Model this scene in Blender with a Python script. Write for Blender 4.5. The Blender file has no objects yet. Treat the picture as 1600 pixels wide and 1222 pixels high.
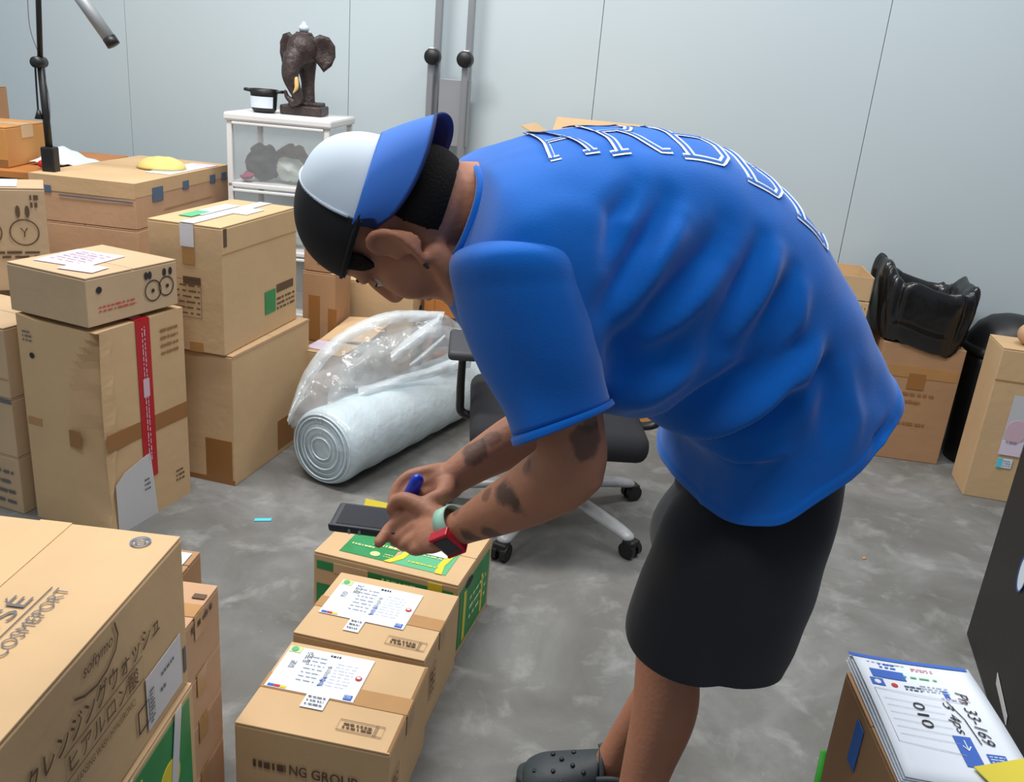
import bpy, bmesh, math, random
from mathutils import Vector, Matrix, noise
V = Vector
random.seed(7)
SC = bpy.context.scene
COL = SC.collection

# ------------------------------------------------------------------ camera, world, lights, exposure
def srgb(r, g, b):
    return tuple(((c/255/12.92) if c/255 <= .04045 else ((c/255+.055)/1.055)**2.4) for c in (r, g, b)) + (1,)

cam = bpy.data.cameras.new('camera'); cam_o = bpy.data.objects.new('camera', cam); COL.objects.link(cam_o)
cam.sensor_width = 36; cam.lens = 36*1400/1600; cam.clip_start = .05
_r, _u, _f = V((0.9962, 0.0298, 0.0819)), V((-0.0872, 0.3407, 0.9361)), V((0, 0.9397, -0.342))
cam_o.matrix_world = Matrix(((_r.x, _u.x, -_f.x, 0), (_r.y, _u.y, -_f.y, 0), (_r.z, _u.z, -_f.z, 1.5), (0, 0, 0, 1)))
SC.camera = cam_o

w = bpy.data.worlds.new('room_light'); SC.world = w; w.use_nodes = True
w.node_tree.nodes['Background'].inputs[0].default_value = (.78, .88, 1, 1)
w.node_tree.nodes['Background'].inputs[1].default_value = .27

def area(name, loc, target, sx, sy, power, col=(1, 1, 1)):
    l = bpy.data.lights.new(name, 'AREA'); l.shape = 'RECTANGLE'; l.size = sx; l.size_y = sy; l.energy = power; l.color = col
    o = bpy.data.objects.new(name, l); COL.objects.link(o); o.location = loc
    o.rotation_euler = (V(target)-V(loc)).to_track_quat('-Z', 'Y').to_euler(); return o
area('ceiling_lamp', (-1.3, 2.7, 3.8), (-.5, 2.6, 0), .5, 2.2, 135, (1, .97, .93))
area('ceiling_lamp', (1.5, 2.6, 3.9), (1.0, 2.2, 0), .5, 2.2, 58, (1, .98, .95))
area('ceiling_lamp', (-.3, .2, 3.8), (-.2, 1.2, 0), 2.2, .5, 45, (1, .98, .95))
SC.view_settings.view_transform = 'Standard'; SC.view_settings.look = 'None'
SC.view_settings.exposure = 0.0; SC.view_settings.gamma = 1; SC.view_settings.use_curve_mapping = False

# ------------------------------------------------------------------ materials
def mat(name, col, rough=.6, metal=0, noise_amt=0, noise_scale=8, bump=0, bump_scale=60, spec=.5, trans=0, alpha=1, sheen=0, col2=None, coat=0, sub=0):
    m = bpy.data.materials.new(name); m.use_nodes = True; nt = m.node_tree; b = nt.nodes['Principled BSDF']
    b.inputs['Base Color'].default_value = col; b.inputs['Roughness'].default_value = rough; b.inputs['Metallic'].default_value = metal
    b.inputs['Specular IOR Level'].default_value = spec; b.inputs['Transmission Weight'].default_value = trans
    b.inputs['Alpha'].default_value = alpha; b.inputs['Sheen Weight'].default_value = sheen; b.inputs['Coat Weight'].default_value = coat
    if sub: b.inputs['Subsurface Weight'].default_value = sub; b.inputs['Subsurface Scale'].default_value = .02
    tc = nt.nodes.new('ShaderNodeTexCoord')
    if noise_amt or col2:
        n = nt.nodes.new('ShaderNodeTexNoise'); n.inputs['Scale'].default_value = noise_scale; n.inputs['Detail'].default_value = 6
        nt.links.new(tc.outputs['Object'], n.inputs['Vector'])
        r = nt.nodes.new('ShaderNodeValToRGB'); r.color_ramp.elements[0].position = .3; r.color_ramp.elements[1].position = .7
        c2 = col2 or tuple(c*(1-noise_amt) for c in col[:3])+(1,)
        r.color_ramp.elements[0].color = c2; r.color_ramp.elements[1].color = col
        nt.links.new(n.outputs['Fac'], r.inputs['Fac']); nt.links.new(r.outputs['Color'], b.inputs['Base Color'])
    if bump:
        n2 = nt.nodes.new('ShaderNodeTexNoise'); n2.inputs['Scale'].default_value = bump_scale; n2.inputs['Detail'].default_value = 4
        nt.links.new(tc.outputs['Object'], n2.inputs['Vector'])
        bp = nt.nodes.new('ShaderNodeBump'); bp.inputs['Strength'].default_value = bump; bp.inputs['Distance'].default_value = .01
        nt.links.new(n2.outputs['Fac'], bp.inputs['Height']); nt.links.new(bp.outputs['Normal'], b.inputs['Normal'])
    return m
M = {}
M['card'] = mat('cardboard', srgb(206, 174, 134), .8, noise_amt=.1, noise_scale=5, bump=.12, bump_scale=30, spec=.2)
M['card_pink'] = mat('cardboard_reddish', srgb(196, 158, 126), .8, noise_amt=.1, noise_scale=5, bump=.12, bump_scale=30, spec=.2)
M['card_grey'] = mat('cardboard_greyish', srgb(194, 168, 136), .8, noise_amt=.1, noise_scale=5, bump=.12, bump_scale=30, spec=.2)
M['card_dark'] = mat('cardboard_brown', srgb(176, 138, 104), .8, noise_amt=.12, noise_scale=5, bump=.12, bump_scale=30, spec=.2)
M['card_orange'] = mat('cardboard_orange', srgb(206, 148, 84), .6, noise_amt=.1, noise_scale=5, spec=.3)
M['edge'] = mat('cardboard_core', srgb(140, 106, 70), .9)
M['tape'] = mat('brown_packing_tape', srgb(178, 134, 84), .3, noise_amt=.08, noise_scale=20, spec=.5)
M['tape_dark'] = mat('dark_packing_tape', srgb(150, 104, 58), .3, spec=.5)
M['tape_pale'] = mat('pale_packing_tape', srgb(208, 172, 128), .35, spec=.5)
M['tape_clear'] = mat('white_tape', srgb(205, 205, 212), .3)
M['paper'] = mat('label_paper', srgb(222, 230, 242), .6)
M['paper_white'] = mat('white_paper', srgb(218, 228, 240), .6)
M['paper_pink'] = mat('pinkish_label', srgb(222, 208, 228), .5)
M['paper_grey'] = mat('grey_label', srgb(196, 196, 200), .5)
M['ink'] = mat('black_ink', srgb(38, 36, 40), .7)
M['ink_brown'] = mat('brown_ink', srgb(92, 70, 52), .7)
M['ink_grey'] = mat('grey_ink', srgb(96, 96, 100), .7)
M['ink_blue'] = mat('blue_grey_ink', srgb(84, 104, 128), .7)
M['ink_pale'] = mat('pale_ink', srgb(158, 168, 184), .7)
M['blue_print'] = mat('blue_print', srgb(52, 98, 190), .6)
M['red_print'] = mat('red_print', srgb(196, 40, 40), .6)
M['pink_print'] = mat('pink_print', srgb(206, 176, 190), .6)
M['green_print'] = mat('green_print', srgb(36, 128, 62), .55, col2=srgb(48, 142, 90), noise_scale=14)
M['teal_print'] = mat('pale_green_print', srgb(92, 176, 128), .55)
M['yellow_print'] = mat('yellow_print', srgb(216, 200, 58), .55)
M['cream_print'] = mat('cream_print', srgb(196, 220, 150), .55)
M['red_tape'] = mat('red_tape', srgb(178, 24, 34), .4)
M['cyan'] = mat('cyan_sticker', srgb(90, 205, 225), .5)
M['black'] = mat('black_plastic', srgb(22, 22, 24), .45)
M['black_soft'] = mat('black_fabric', srgb(30, 31, 36), .9, bump=.2, bump_scale=300)
M['grey_pad'] = mat('grey_rubber_pad', srgb(58, 60, 66), .6)
M['alu'] = mat('brushed_aluminium', srgb(168, 170, 174), .4, .75)
M['alu_flat'] = mat('grey_painted_metal', srgb(150, 154, 158), .5, .3)
M['silver'] = mat('silver_plastic', srgb(196, 198, 200), .4, .1, noise_amt=.25, noise_scale=18)
M['white_plastic'] = mat('white_plastic', srgb(226, 226, 226), .4)
M['wood'] = mat('orange_wood', srgb(190, 122, 62), .5, noise_amt=.2, noise_scale=6)
M['black_wood'] = mat('black_laminate', srgb(30, 28, 28), .5, noise_amt=.2, bump=.06)
M['elephant'] = mat('dark_bronze', srgb(66, 52, 50), .5, noise_amt=.5, noise_scale=25, bump=.6, bump_scale=60)
M['ivory'] = mat('golden_tusk', srgb(214, 176, 110), .4)
M['yellow'] = mat('yellow_cloth', srgb(226, 206, 128), .8)
M['blue_cap'] = mat('blue_mesh', srgb(52, 112, 205), .8)
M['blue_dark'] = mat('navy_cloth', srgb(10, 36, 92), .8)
M['white_cloth'] = mat('white_cloth', srgb(196, 210, 224), .85)
M['black_cloth'] = mat('black_cloth', srgb(20, 21, 25), .9)
M['hair'] = mat('black_hair', srgb(9, 8, 8), .85, bump=.25, bump_scale=260, spec=.2)
M['shorts'] = mat('dark_navy_cloth', srgb(17, 21, 30), .85, sheen=.1)
M['croc'] = mat('dark_grey_foam', srgb(54, 62, 66), .6, bump=.1)
M['mint'] = mat('mint_silicone', srgb(168, 216, 196), .5)
M['red_case'] = mat('red_case', srgb(186, 24, 48), .4)
M['screen'] = mat('dark_screen', srgb(44, 42, 50), .25)
M['phone'] = mat('dark_rubber_case', srgb(42, 50, 56), .5)
M['marker'] = mat('blue_pen_plastic', srgb(18, 54, 196), .3)
M['eye_white'] = mat('eye_white', srgb(200, 190, 180), .3)
M['pad_green'] = mat('green_strap', srgb(70, 180, 60), .5)
M['thread'] = mat('shirt_print_white', srgb(214, 228, 246), .7)

def m_floor():
    m = mat('polished_concrete', srgb(120, 121, 120), .55, bump=.08, bump_scale=40); nt = m.node_tree; b = nt.nodes['Principled BSDF']
    tc = [n for n in nt.nodes if n.type == 'TEX_COORD'][0]
    def nz(scale, det, dist=0):
        n = nt.nodes.new('ShaderNodeTexNoise'); n.inputs['Scale'].default_value = scale; n.inputs['Detail'].default_value = det
        n.inputs['Distortion'].default_value = dist; n.inputs['Roughness'].default_value = .62
        nt.links.new(tc.outputs['Object'], n.inputs['Vector']); return n
    def ramp(n, stops):
        r = nt.nodes.new('ShaderNodeValToRGB'); e = r.color_ramp.elements
        e[0].position, e[0].color = stops[0]; e[1].position, e[1].color = stops[-1]
        for p_, c_ in stops[1:-1]: x = e.new(p_); x.color = c_
        nt.links.new(n.outputs['Fac'], r.inputs['Fac']); return r
    a = ramp(nz(2.2, 9, .6), [(.3, srgb(96, 95, 92)), (.5, srgb(114, 114, 112)), (.68, srgb(136, 137, 136))])
    c = ramp(nz(7, 9, .35), [(.53, (0, 0, 0, 1)), (.72, (.5, .5, .5, 1))])
    d = ramp(nz(60, 3), [(.7, (0, 0, 0, 1)), (.78, (.5, .5, .5, 1))])
    mx = nt.nodes.new('ShaderNodeMixRGB'); mx.inputs[2].default_value = srgb(168, 170, 168)
    nt.links.new(c.outputs[0], mx.inputs[0]); nt.links.new(a.outputs[0], mx.inputs[1])
    mx2 = nt.nodes.new('ShaderNodeMixRGB'); mx2.inputs[2].default_value = srgb(190, 188, 180)
    nt.links.new(d.outputs[0], mx2.inputs[0]); nt.links.new(mx.outputs[0], mx2.inputs[1])
    nt.links.new(mx2.outputs[0], b.inputs['Base Color']); b.inputs['Specular IOR Level'].default_value = .35
    return m
M['floor'] = m_floor()
M['wall'] = mat('insulated_wall_panel', srgb(192, 205, 211), .38, noise_amt=.03, noise_scale=1.5, spec=.35)
M['seam'] = mat('panel_joint', srgb(130, 138, 142), .7)

def m_film(name, col, dens, rough=.12):
    m = bpy.data.materials.new(name); m.use_nodes = True; nt = m.node_tree; b = nt.nodes['Principled BSDF']
    b.inputs['Base Color'].default_value = col; b.inputs['Roughness'].default_value = rough; b.inputs['Specular IOR Level'].default_value = .9
    b.inputs['Alpha'].default_value = dens
    tc = nt.nodes.new('ShaderNodeTexCoord'); n = nt.nodes.new('ShaderNodeTexNoise'); n.inputs['Scale'].default_value = 22; n.inputs['Detail'].default_value = 3
    nt.links.new(tc.outputs['Object'], n.inputs['Vector'])
    bp = nt.nodes.new('ShaderNodeBump'); bp.inputs['Strength'].default_value = .5; bp.inputs['Distance'].default_value = .01
    nt.links.new(n.outputs['Fac'], bp.inputs['Height']); nt.links.new(bp.outputs['Normal'], b.inputs['Normal'])
    return m
M['film'] = m_film('clear_plastic_film', srgb(205, 214, 220), .42)
M['bubble'] = m_film('bubble_film', srgb(200, 216, 224), .97, .25)
M['clear'] = m_film('cloudy_clear_plastic', srgb(214, 220, 222), .16, .3)
M['bag'] = mat('black_bin_liner', srgb(20, 20, 22), .28, bump=.5, bump_scale=14, spec=.7)
def m_shirt():
    m = mat('blue_cotton', srgb(4, 102, 200), .9, noise_amt=.12, noise_scale=6, bump=.08, bump_scale=400, sheen=.25, spec=.15); return m
M['shirt'] = m_shirt()

def m_skin(tattoos):
    """skin with tattoos inked at fixed places (centre, radius)"""
    m = mat('tanned_skin', srgb(176, 122, 96), .55, noise_amt=.12, noise_scale=12, bump=.1, bump_scale=120, spec=.3, sub=.08)
    nt = m.node_tree; b = nt.nodes['Principled BSDF']; src = b.inputs['Base Color'].links[0].from_socket
    tc = [n for n in nt.nodes if n.type == 'TEX_COORD'][0]
    wob = nt.nodes.new('ShaderNodeTexNoise'); wob.inputs['Scale'].default_value = 38; wob.inputs['Detail'].default_value = 5
    nt.links.new(tc.outputs['Object'], wob.inputs['Vector'])
    for c, r, s, col in tattoos:
        d = nt.nodes.new('ShaderNodeVectorMath'); d.operation = 'DISTANCE'; d.inputs[1].default_value = c
        nt.links.new(tc.outputs['Object'], d.inputs[0])
        a = nt.nodes.new('ShaderNodeMath'); a.operation = 'MULTIPLY_ADD'; a.inputs[1].default_value = r*1.5; a.inputs[2].default_value = -r*.75
        nt.links.new(wob.outputs['Fac'], a.inputs[0])
        e = nt.nodes.new('ShaderNodeMath'); e.operation = 'ADD'; nt.links.new(d.outputs['Value'], e.inputs[0]); nt.links.new(a.outputs[0], e.inputs[1])
        mr = nt.nodes.new('ShaderNodeMapRange'); mr.inputs['From Min'].default_value = r*.75; mr.inputs['From Max'].default_value = r*1.1
        mr.inputs['To Min'].default_value = s; mr.inputs['To Max'].default_value = 0
        nt.links.new(e.outputs[0], mr.inputs['Value'])
        mx = nt.nodes.new('ShaderNodeMixRGB'); mx.inputs[2].default_value = col
        nt.links.new(mr.outputs[0], mx.inputs[0]); nt.links.new(src, mx.inputs[1]); src = mx.outputs[0]
    nt.links.new(src, b.inputs['Base Color'])
    return m
INK = srgb(52, 48, 50); INKR = srgb(130, 50, 54)
M['skin'] = m_skin([
    ((0.0172, 1.125, 0.9358), .028, .8, INK), ((-0.0427, 1.175, 0.8382), .018, .7, INK), ((-0.01, 1.151, 0.8627), .018, .7, INK), ((0.1023, 1.071, 1.05), .024, .65, INK),
    ((0.0398, 1.111, 0.9841), .016, .5, INK), ((0.0469, 1.107, 0.974), .008, .6, INKR), ((-0.0517, 1.337, 0.9039), .022, .7, INK), ((-0.0265, 1.345, 0.9257), .018, .55, INK),
    ((-0.0288, 1.324, 0.9285), .010, .6, INKR), ((-0.0614, 1.213, 0.8566), .012, .5, INK), ((0.1079, 1.071, 1.081), .02, .6, INK), ((-0.0236, 1.152, 0.9214), .012, .5, INK),
    ((0.2397, 1.226, 0.6291), .022, .5, INK), ((0.2499, 1.226, 0.5992), .018, .5, INK)])

# ------------------------------------------------------------------ object helpers
def link(name, me, m=None, parent=None, smooth=False):
    o = bpy.data.objects.new(name, me); COL.objects.link(o)
    if m is not None:
        for x in (m if isinstance(m, (list, tuple)) else [m]): me.materials.append(x)
    if smooth:
        for p_ in me.polygons: p_.use_smooth = True
    if parent is not None: o.parent = parent
    return o
def bm_obj(name, bm, m, parent=None, smooth=False, loc=None, rot=None):
    me = bpy.data.meshes.new(name); bmesh.ops.recalc_face_normals(bm, faces=bm.faces[:]); bm.to_mesh(me); bm.free()
    o = link(name, me, m, parent, smooth)
    if loc is not None: o.location = loc
    if rot is not None: o.rotation_euler = rot
    return o
def thing(name, label, cat, loc=(0, 0, 0), rz=0, group=None):
    o = bpy.data.objects.new(name, None); COL.objects.link(o); o.location = loc; o.rotation_euler = (0, 0, rz); o.empty_display_size = .05
    return tag(o, label, cat, group)
def tag(o, label, cat, group=None):
    o['label'] = label; o['category'] = cat
    if group: o['group'] = group
    return o
def add_box(bm, c, s, bev=0, rot=None, seg=2):
    r = bmesh.ops.create_cube(bm, size=1); vs = r['verts']
    for v in vs: v.co = V((v.co.x*s[0], v.co.y*s[1], v.co.z*s[2]))
    if bev:
        es = list({e for v in vs for e in v.link_edges})
        rr = bmesh.ops.bevel(bm, geom=es, offset=bev, segments=seg, affect='EDGES', profile=.5)
        vs = list({v for f in rr['faces'] for v in f.verts} | {v for v in vs if v.is_valid})
    for v in vs:
        if rot is not None: v.co = rot @ v.co
        v.co += V(c)
    return vs
def box(name, c, s, m, parent=None, bev=0, rot=None, smooth=False):
    bm = bmesh.new(); add_box(bm, c, s, bev, rot); return bm_obj(name, bm, m, parent, smooth)
def add_loft(bm, rings, cap=True):
    R = [[bm.verts.new(p_) for p_ in r] for r in rings]; n = len(R[0])
    for a, b in zip(R, R[1:]):
        for i in range(n): bm.faces.new((a[i], a[(i+1) % n], b[(i+1) % n], b[i]))
    if cap:
        bm.faces.new(R[0][::-1]); bm.faces.new(R[-1])
    return R
def catmull(pts, n):
    """resample a list of equal-length tuples"""
    out = []; k = len(pts)-1
    for i in range(n):
        t = i/(n-1)*k; j = min(int(t), k-1); f = t-j
        p0, p1, p2, p3 = pts[max(j-1, 0)], pts[j], pts[j+1], pts[min(j+2, k)]
        out.append(tuple(.5*(2*b+(c-a)*f+(2*a-5*b+4*c-d)*f*f+(-a+3*b-3*c+d)*f**3) for a, b, c, d in zip(p0, p1, p2, p3)))
    return out
def ring(c, a, b, n=20, e=2.0):
    out = []
    for i in range(n):
        t = 2*math.pi*i/n; ct, st = math.cos(t), math.sin(t)
        out.append(V(c)+V(a)*(abs(ct)**(2/e)*math.copysign(1, ct))+V(b)*(abs(st)**(2/e)*math.copysign(1, st)))
    return out
def add_tube(bm, pts, radii, n=14, flat=None, res=None, round_end=True):
    """tapered tube through pts; flat = (axis, factor): radius scaled by factor along that axis"""
    if not isinstance(radii, (list, tuple)): radii = [radii]*len(pts)
    rows = [tuple(V(p_))+(r,) for p_, r in zip(pts, radii)]
    if len(rows) > 2 or res: rows = catmull(rows, res or 5*len(rows))
    P = [V(r[:3]) for r in rows]; R = [r[3] for r in rows]; rings = []
    T = [(P[min(i+1, len(P)-1)]-P[max(i-1, 0)]).normalized() for i in range(len(P))]
    nrm = T[0].orthogonal().normalized()
    if flat: nrm = (V(flat[0])-T[0]*V(flat[0]).dot(T[0])).normalized()
    seq = list(zip(P, R, T))
    if round_end:
        a, ra, ta = seq[0]; b, rb, tb = seq[-1]
        seq = [(a-ta*ra*s, ra*math.sqrt(max(0, 1-s*s)), ta) for s in (.95, .75, .4)]+seq+[(b+tb*rb*s, rb*math.sqrt(max(0, 1-s*s)), tb) for s in (.4, .75, .95)]
    for p_, r, t in seq:
        h = V(flat[0]) if flat else nrm
        nrm = (h-t*h.dot(t)); nrm = nrm.normalized() if nrm.length > 1e-5 else t.orthogonal().normalized()
        bn = t.cross(nrm)
        rings.append(ring(p_, nrm*r*(flat[1] if flat else 1), bn*r, n))
    add_loft(bm, rings)
def tube(name, pts, radii, m, parent=None, n=12, flat=None, res=None, round_end=False):
    bm = bmesh.new(); add_tube(bm, pts, radii, n, flat, res, round_end); return bm_obj(name, bm, m, parent, True)
def add_ell(bm, c, r, ax=None, seg=24, rings_=14):
    q = bmesh.ops.create_uvsphere(bm, u_segments=seg, v_segments=rings_, radius=1)
    for v in q['verts']:
        p_ = V((v.co.x*r[0], v.co.y*r[1], v.co.z*r[2]))
        v.co = (ax @ p_ if ax is not None else p_)+V(c)
    return q['verts']
def lathe(name, prof, m, parent=None, n=40, loc=None, rot=None, cap=True):
    bm = bmesh.new(); add_loft(bm, [[V((r*math.cos(2*math.pi*i/n), r*math.sin(2*math.pi*i/n), z)) for i in range(n)] for r, z in prof], cap)
    return bm_obj(name, bm, m, parent, True, loc, rot)
def remesh(bm, voxel, smooth_it=6, fac=.5):
    """merge the closed shells of a bmesh into one continuous skin"""
    me = bpy.data.meshes.new('tmp'); bm.to_mesh(me); bm.free(); o = bpy.data.objects.new('tmp', me); COL.objects.link(o)
    md = o.modifiers.new('r', 'REMESH'); md.mode = 'VOXEL'; md.voxel_size = voxel; md.use_smooth_shade = True
    s = o.modifiers.new('s', 'SMOOTH'); s.iterations = smooth_it; s.factor = fac
    dg = bpy.context.evaluated_depsgraph_get(); out = bpy.data.meshes.new_from_object(o.evaluated_get(dg))
    bpy.data.objects.remove(o); return out

# ------------------------------------------------------------------ prints on flat faces
def text_mesh(s, bold=0, shear=0):
    c = bpy.data.curves.new('t', 'FONT'); c.body = s; c.resolution_u = 3; c.offset = bold; c.shear = shear
    o = bpy.data.objects.new('t', c); COL.objects.link(o); dg = bpy.context.evaluated_depsgraph_get()
    me = bpy.data.meshes.new_from_object(o.evaluated_get(dg)); bpy.data.objects.remove(o)
    xs = [v.co.x for v in me.vertices] or [0, 1]; ys = [v.co.y for v in me.vertices] or [0, 1]
    x0, x1, y0, y1 = min(xs), max(xs), min(ys), max(ys)
    for v in me.vertices: v.co = V(((v.co.x-x0)/(x1-x0), (v.co.y-y0)/(y1-y0), 0))
    return me
class Face:
    """a flat face of a box: origin, u axis, v axis, normal (all in the box's frame)"""
    def __init__(s, parent, o, u, v, n, eps=.0015): s.p, s.o, s.u, s.v, s.n, s.e = parent, V(o), V(u).normalized(), V(v).normalized(), V(n).normalized(), eps
    def at(s, a, b, k=1): return s.o+s.u*a+s.v*b+s.n*s.e*k
    def quad(s, name, a0, b0, a1, b1, m, k=1, rot=0, skew=0, pts=None):
        bm = bmesh.new()
        P_ = pts or [(a0, b0), (a1, b0), (a1+skew, b1), (a0+skew, b1)]
        if rot:
            ca, cb = sum(q[0] for q in P_)/len(P_), sum(q[1] for q in P_)/len(P_); c_, s_ = math.cos(rot), math.sin(rot)
            P_ = [(ca+(q[0]-ca)*c_-(q[1]-cb)*s_, cb+(q[0]-ca)*s_+(q[1]-cb)*c_) for q in P_]
        top = [bm.verts.new(s.at(*q, k)) for q in P_]; bot = [bm.verts.new(s.at(*q, k)-s.n*s.e*.7) for q in P_]
        bm.faces.new(top); bm.faces.new(bot[::-1]); n = len(top)
        for i in range(n): bm.faces.new((bot[i], bot[(i+1) % n], top[(i+1) % n], top[i]))
        return bm_obj(name, bm, m, s.p)
    def text(s, t, a0, b0, a1, b1, m, k=2, rot=0, bold=0, shear=0, name='printed_text'):
        """text fills the rectangle; rot = quarter turns of the writing"""
        me = text_mesh(t, bold, shear)
        for v in me.vertices:
            x, y = v.co.x, v.co.y
            for _ in range(rot % 4): x, y = 1-y, x
            v.co = s.at(a0+(a1-a0)*x, b0+(b1-b0)*y, k)
        return link(name, me, m, s.p)
    def marks(s, name, a0, b0, a1, b1, m, rows=3, cols=6, k=2, fill=.6, horiz=True, seed=1):
        """small unreadable print: rows of short bars"""
        rnd = random.Random(seed); bm = bmesh.new()
        for i in range(rows):
            t = 0
            while t < 1:
                wd = rnd.uniform(.4, 1.5)/cols; g = rnd.uniform(.15, .5)/cols; u0, u1 = t, min(1, t+wd); t += wd+g
                r0 = (i+.5-fill/2)/rows; r1 = (i+.5+fill/2*rnd.uniform(.6, 1))/rows
                if horiz: q = [(u0, r0), (u1, r0), (u1, r1), (u0, r1)]
                else: q = [(r0, u0), (r1, u0), (r1, u1), (r0, u1)]
                bm.faces.new([bm.verts.new(s.at(a0+(a1-a0)*x, b0+(b1-b0)*y, k)) for x, y in q])
        o = bm_obj(name, bm, m, s.p); o['kind'] = 'stuff'; return o
    def stroke(s, name, pts, wd, m, k=2, closed=False):
        bm = bmesh.new(); P_ = [V((a, b)) for a, b in pts]; n = len(P_); L_ = []
        for i in range(n):
            a = P_[(i-1) % n] if closed or i else P_[0]; b = P_[(i+1) % n] if closed or i < n-1 else P_[-1]
            t = (b-a).normalized(); q = V((-t.y, t.x))*wd/2
            L_.append((bm.verts.new(s.at(*(P_[i]+q), k)), bm.verts.new(s.at(*(P_[i]-q), k))))
        for i in range(n if closed else n-1):
            a, b = L_[i], L_[(i+1) % n]; bm.faces.new((a[0], a[1], b[1], b[0]))
        return bm_obj(name, bm, m, s.p)
    def frame(s, name, a0, b0, a1, b1, wd, m, k=2):
        return s.stroke(name, [(a0, b0), (a1, b0), (a1, b1), (a0, b1)], wd, m, k, True)
    def circle(s, name, a, b, r, m, wd=None, k=2, ry=None):
        pts = [(a+r*math.cos(i*math.pi/12), b+(ry or r)*math.sin(i*math.pi/12)) for i in range(24)]
        if wd: return s.stroke(name, pts, wd, m, k, True)
        return s.quad(name, 0, 0, 0, 0, m, k, pts=pts)

def carton(label, loc, yaw, w_, d, h, m, seam='x', tape=None, group=None, flaps=True, bulge=.004, seed=3, name='cardboard_box', gap=.0025, tail=.05):
    """closed carton: body, two top flaps with a centre gap, tape over the seam. loc = front-left bottom corner"""
    t = thing(name, label, 'box', loc, yaw, group); rnd = random.Random(seed)
    fl = .005
    bm = bmesh.new(); n = 8
    bmesh.ops.create_cube(bm, size=1)
    for v in bm.verts: v.co = V(((v.co.x+.5)*w_, (v.co.y+.5)*d, (v.co.z+.5)*(h-fl)))
    bmesh.ops.subdivide_edges(bm, edges=bm.edges[:], cuts=n-1, use_grid_fill=True)
    for v in bm.verts:
        x, y, z = v.co.x/w_, v.co.y/d, v.co.z/(h-fl)
        k = math.sin(math.pi*z)
        if y < .001: v.co.y += bulge*k*math.sin(math.pi*x)*.25
        if x > .999 or x < .001: v.co.x -= bulge*k*.3*math.sin(math.pi*y)*(1 if x > .5 else -1)
    body = bm_obj('carton_body', bm, m, t)
    bv = body.modifiers.new('b', 'BEVEL'); bv.width = .003; bv.segments = 2; bv.limit_method = 'ANGLE'
    if flaps:
        lift = [rnd.uniform(0, .003), rnd.uniform(0, .003)]
        for i in range(2):
            if seam == 'x': c = (w_/2, d*(.25+.5*i), h-fl/2+.001); s_ = (w_-.001, d/2-gap, fl)
            else: c = (w_*(.25+.5*i), d/2, h-fl/2+.001); s_ = (w_/2-gap, d-.001, fl)
            f = box('top_flap', c, s_, m, t, bev=.0012)
    T = Face(t, (0, 0, h+.001), (1, 0, 0), (0, 1, 0), (0, 0, 1))
    F_ = Face(t, (0, 0, 0), (1, 0, 0), (0, 0, 1), (0, -1, 0)); Rt = Face(t, (w_, 0, 0), (0, 1, 0), (0, 0, 1), (1, 0, 0))
    Lf = Face(t, (0, d, 0), (0, -1, 0), (0, 0, 1), (-1, 0, 0))
    if tape:
        tm, tw = tape
        if seam == 'x':
            T.quad('tape_strip', 0, d/2-tw/2, w_, d/2+tw/2, tm); Rt.quad('tape_strip', d/2-tw/2, h-tail, d/2+tw/2, h, tm); Lf.quad('tape_strip', d/2-tw/2, h-tail, d/2+tw/2, h, tm)
        else:
            T.quad('tape_strip', w_/2-tw/2, 0, w_/2+tw/2, d, tm); F_.quad('tape_strip', w_/2-tw/2, h-tail, w_/2+tw/2, h, tm)
    return t, T, F_, Rt, Lf

# ------------------------------------------------------------------ setting
fl = box('floor', (0, 2.2, -.05), (9, 8, .1), M['floor']); fl['kind'] = 'structure'
wd_ = V((1, -.2, 0)).normalized(); wn = V((-.2, -1, 0)).normalized()      # wall direction and the normal into the room
wyaw = math.atan2(wd_.y, wd_.x)
wall = bpy.data.objects.new('wall_back', None); COL.objects.link(wall); wall.location = (-.9236, 4.5847, 0); wall.rotation_euler = (0, 0, wyaw); wall['kind'] = 'structure'
box('joint_backing', (.6, .06, 2), (9.6, .06, 4), M['seam'], wall)
for i in range(-3, 5):
    box('wall_panel', (i*1.205+.6025, .02, 2), (1.2025, .04, 4), M['wall'], wall, bev=.0012)

wl = box('wall_left', (-3.45, 1.6, 2), (.06, 6.6, 4), M['wall']); wl['kind'] = 'structure'
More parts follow.
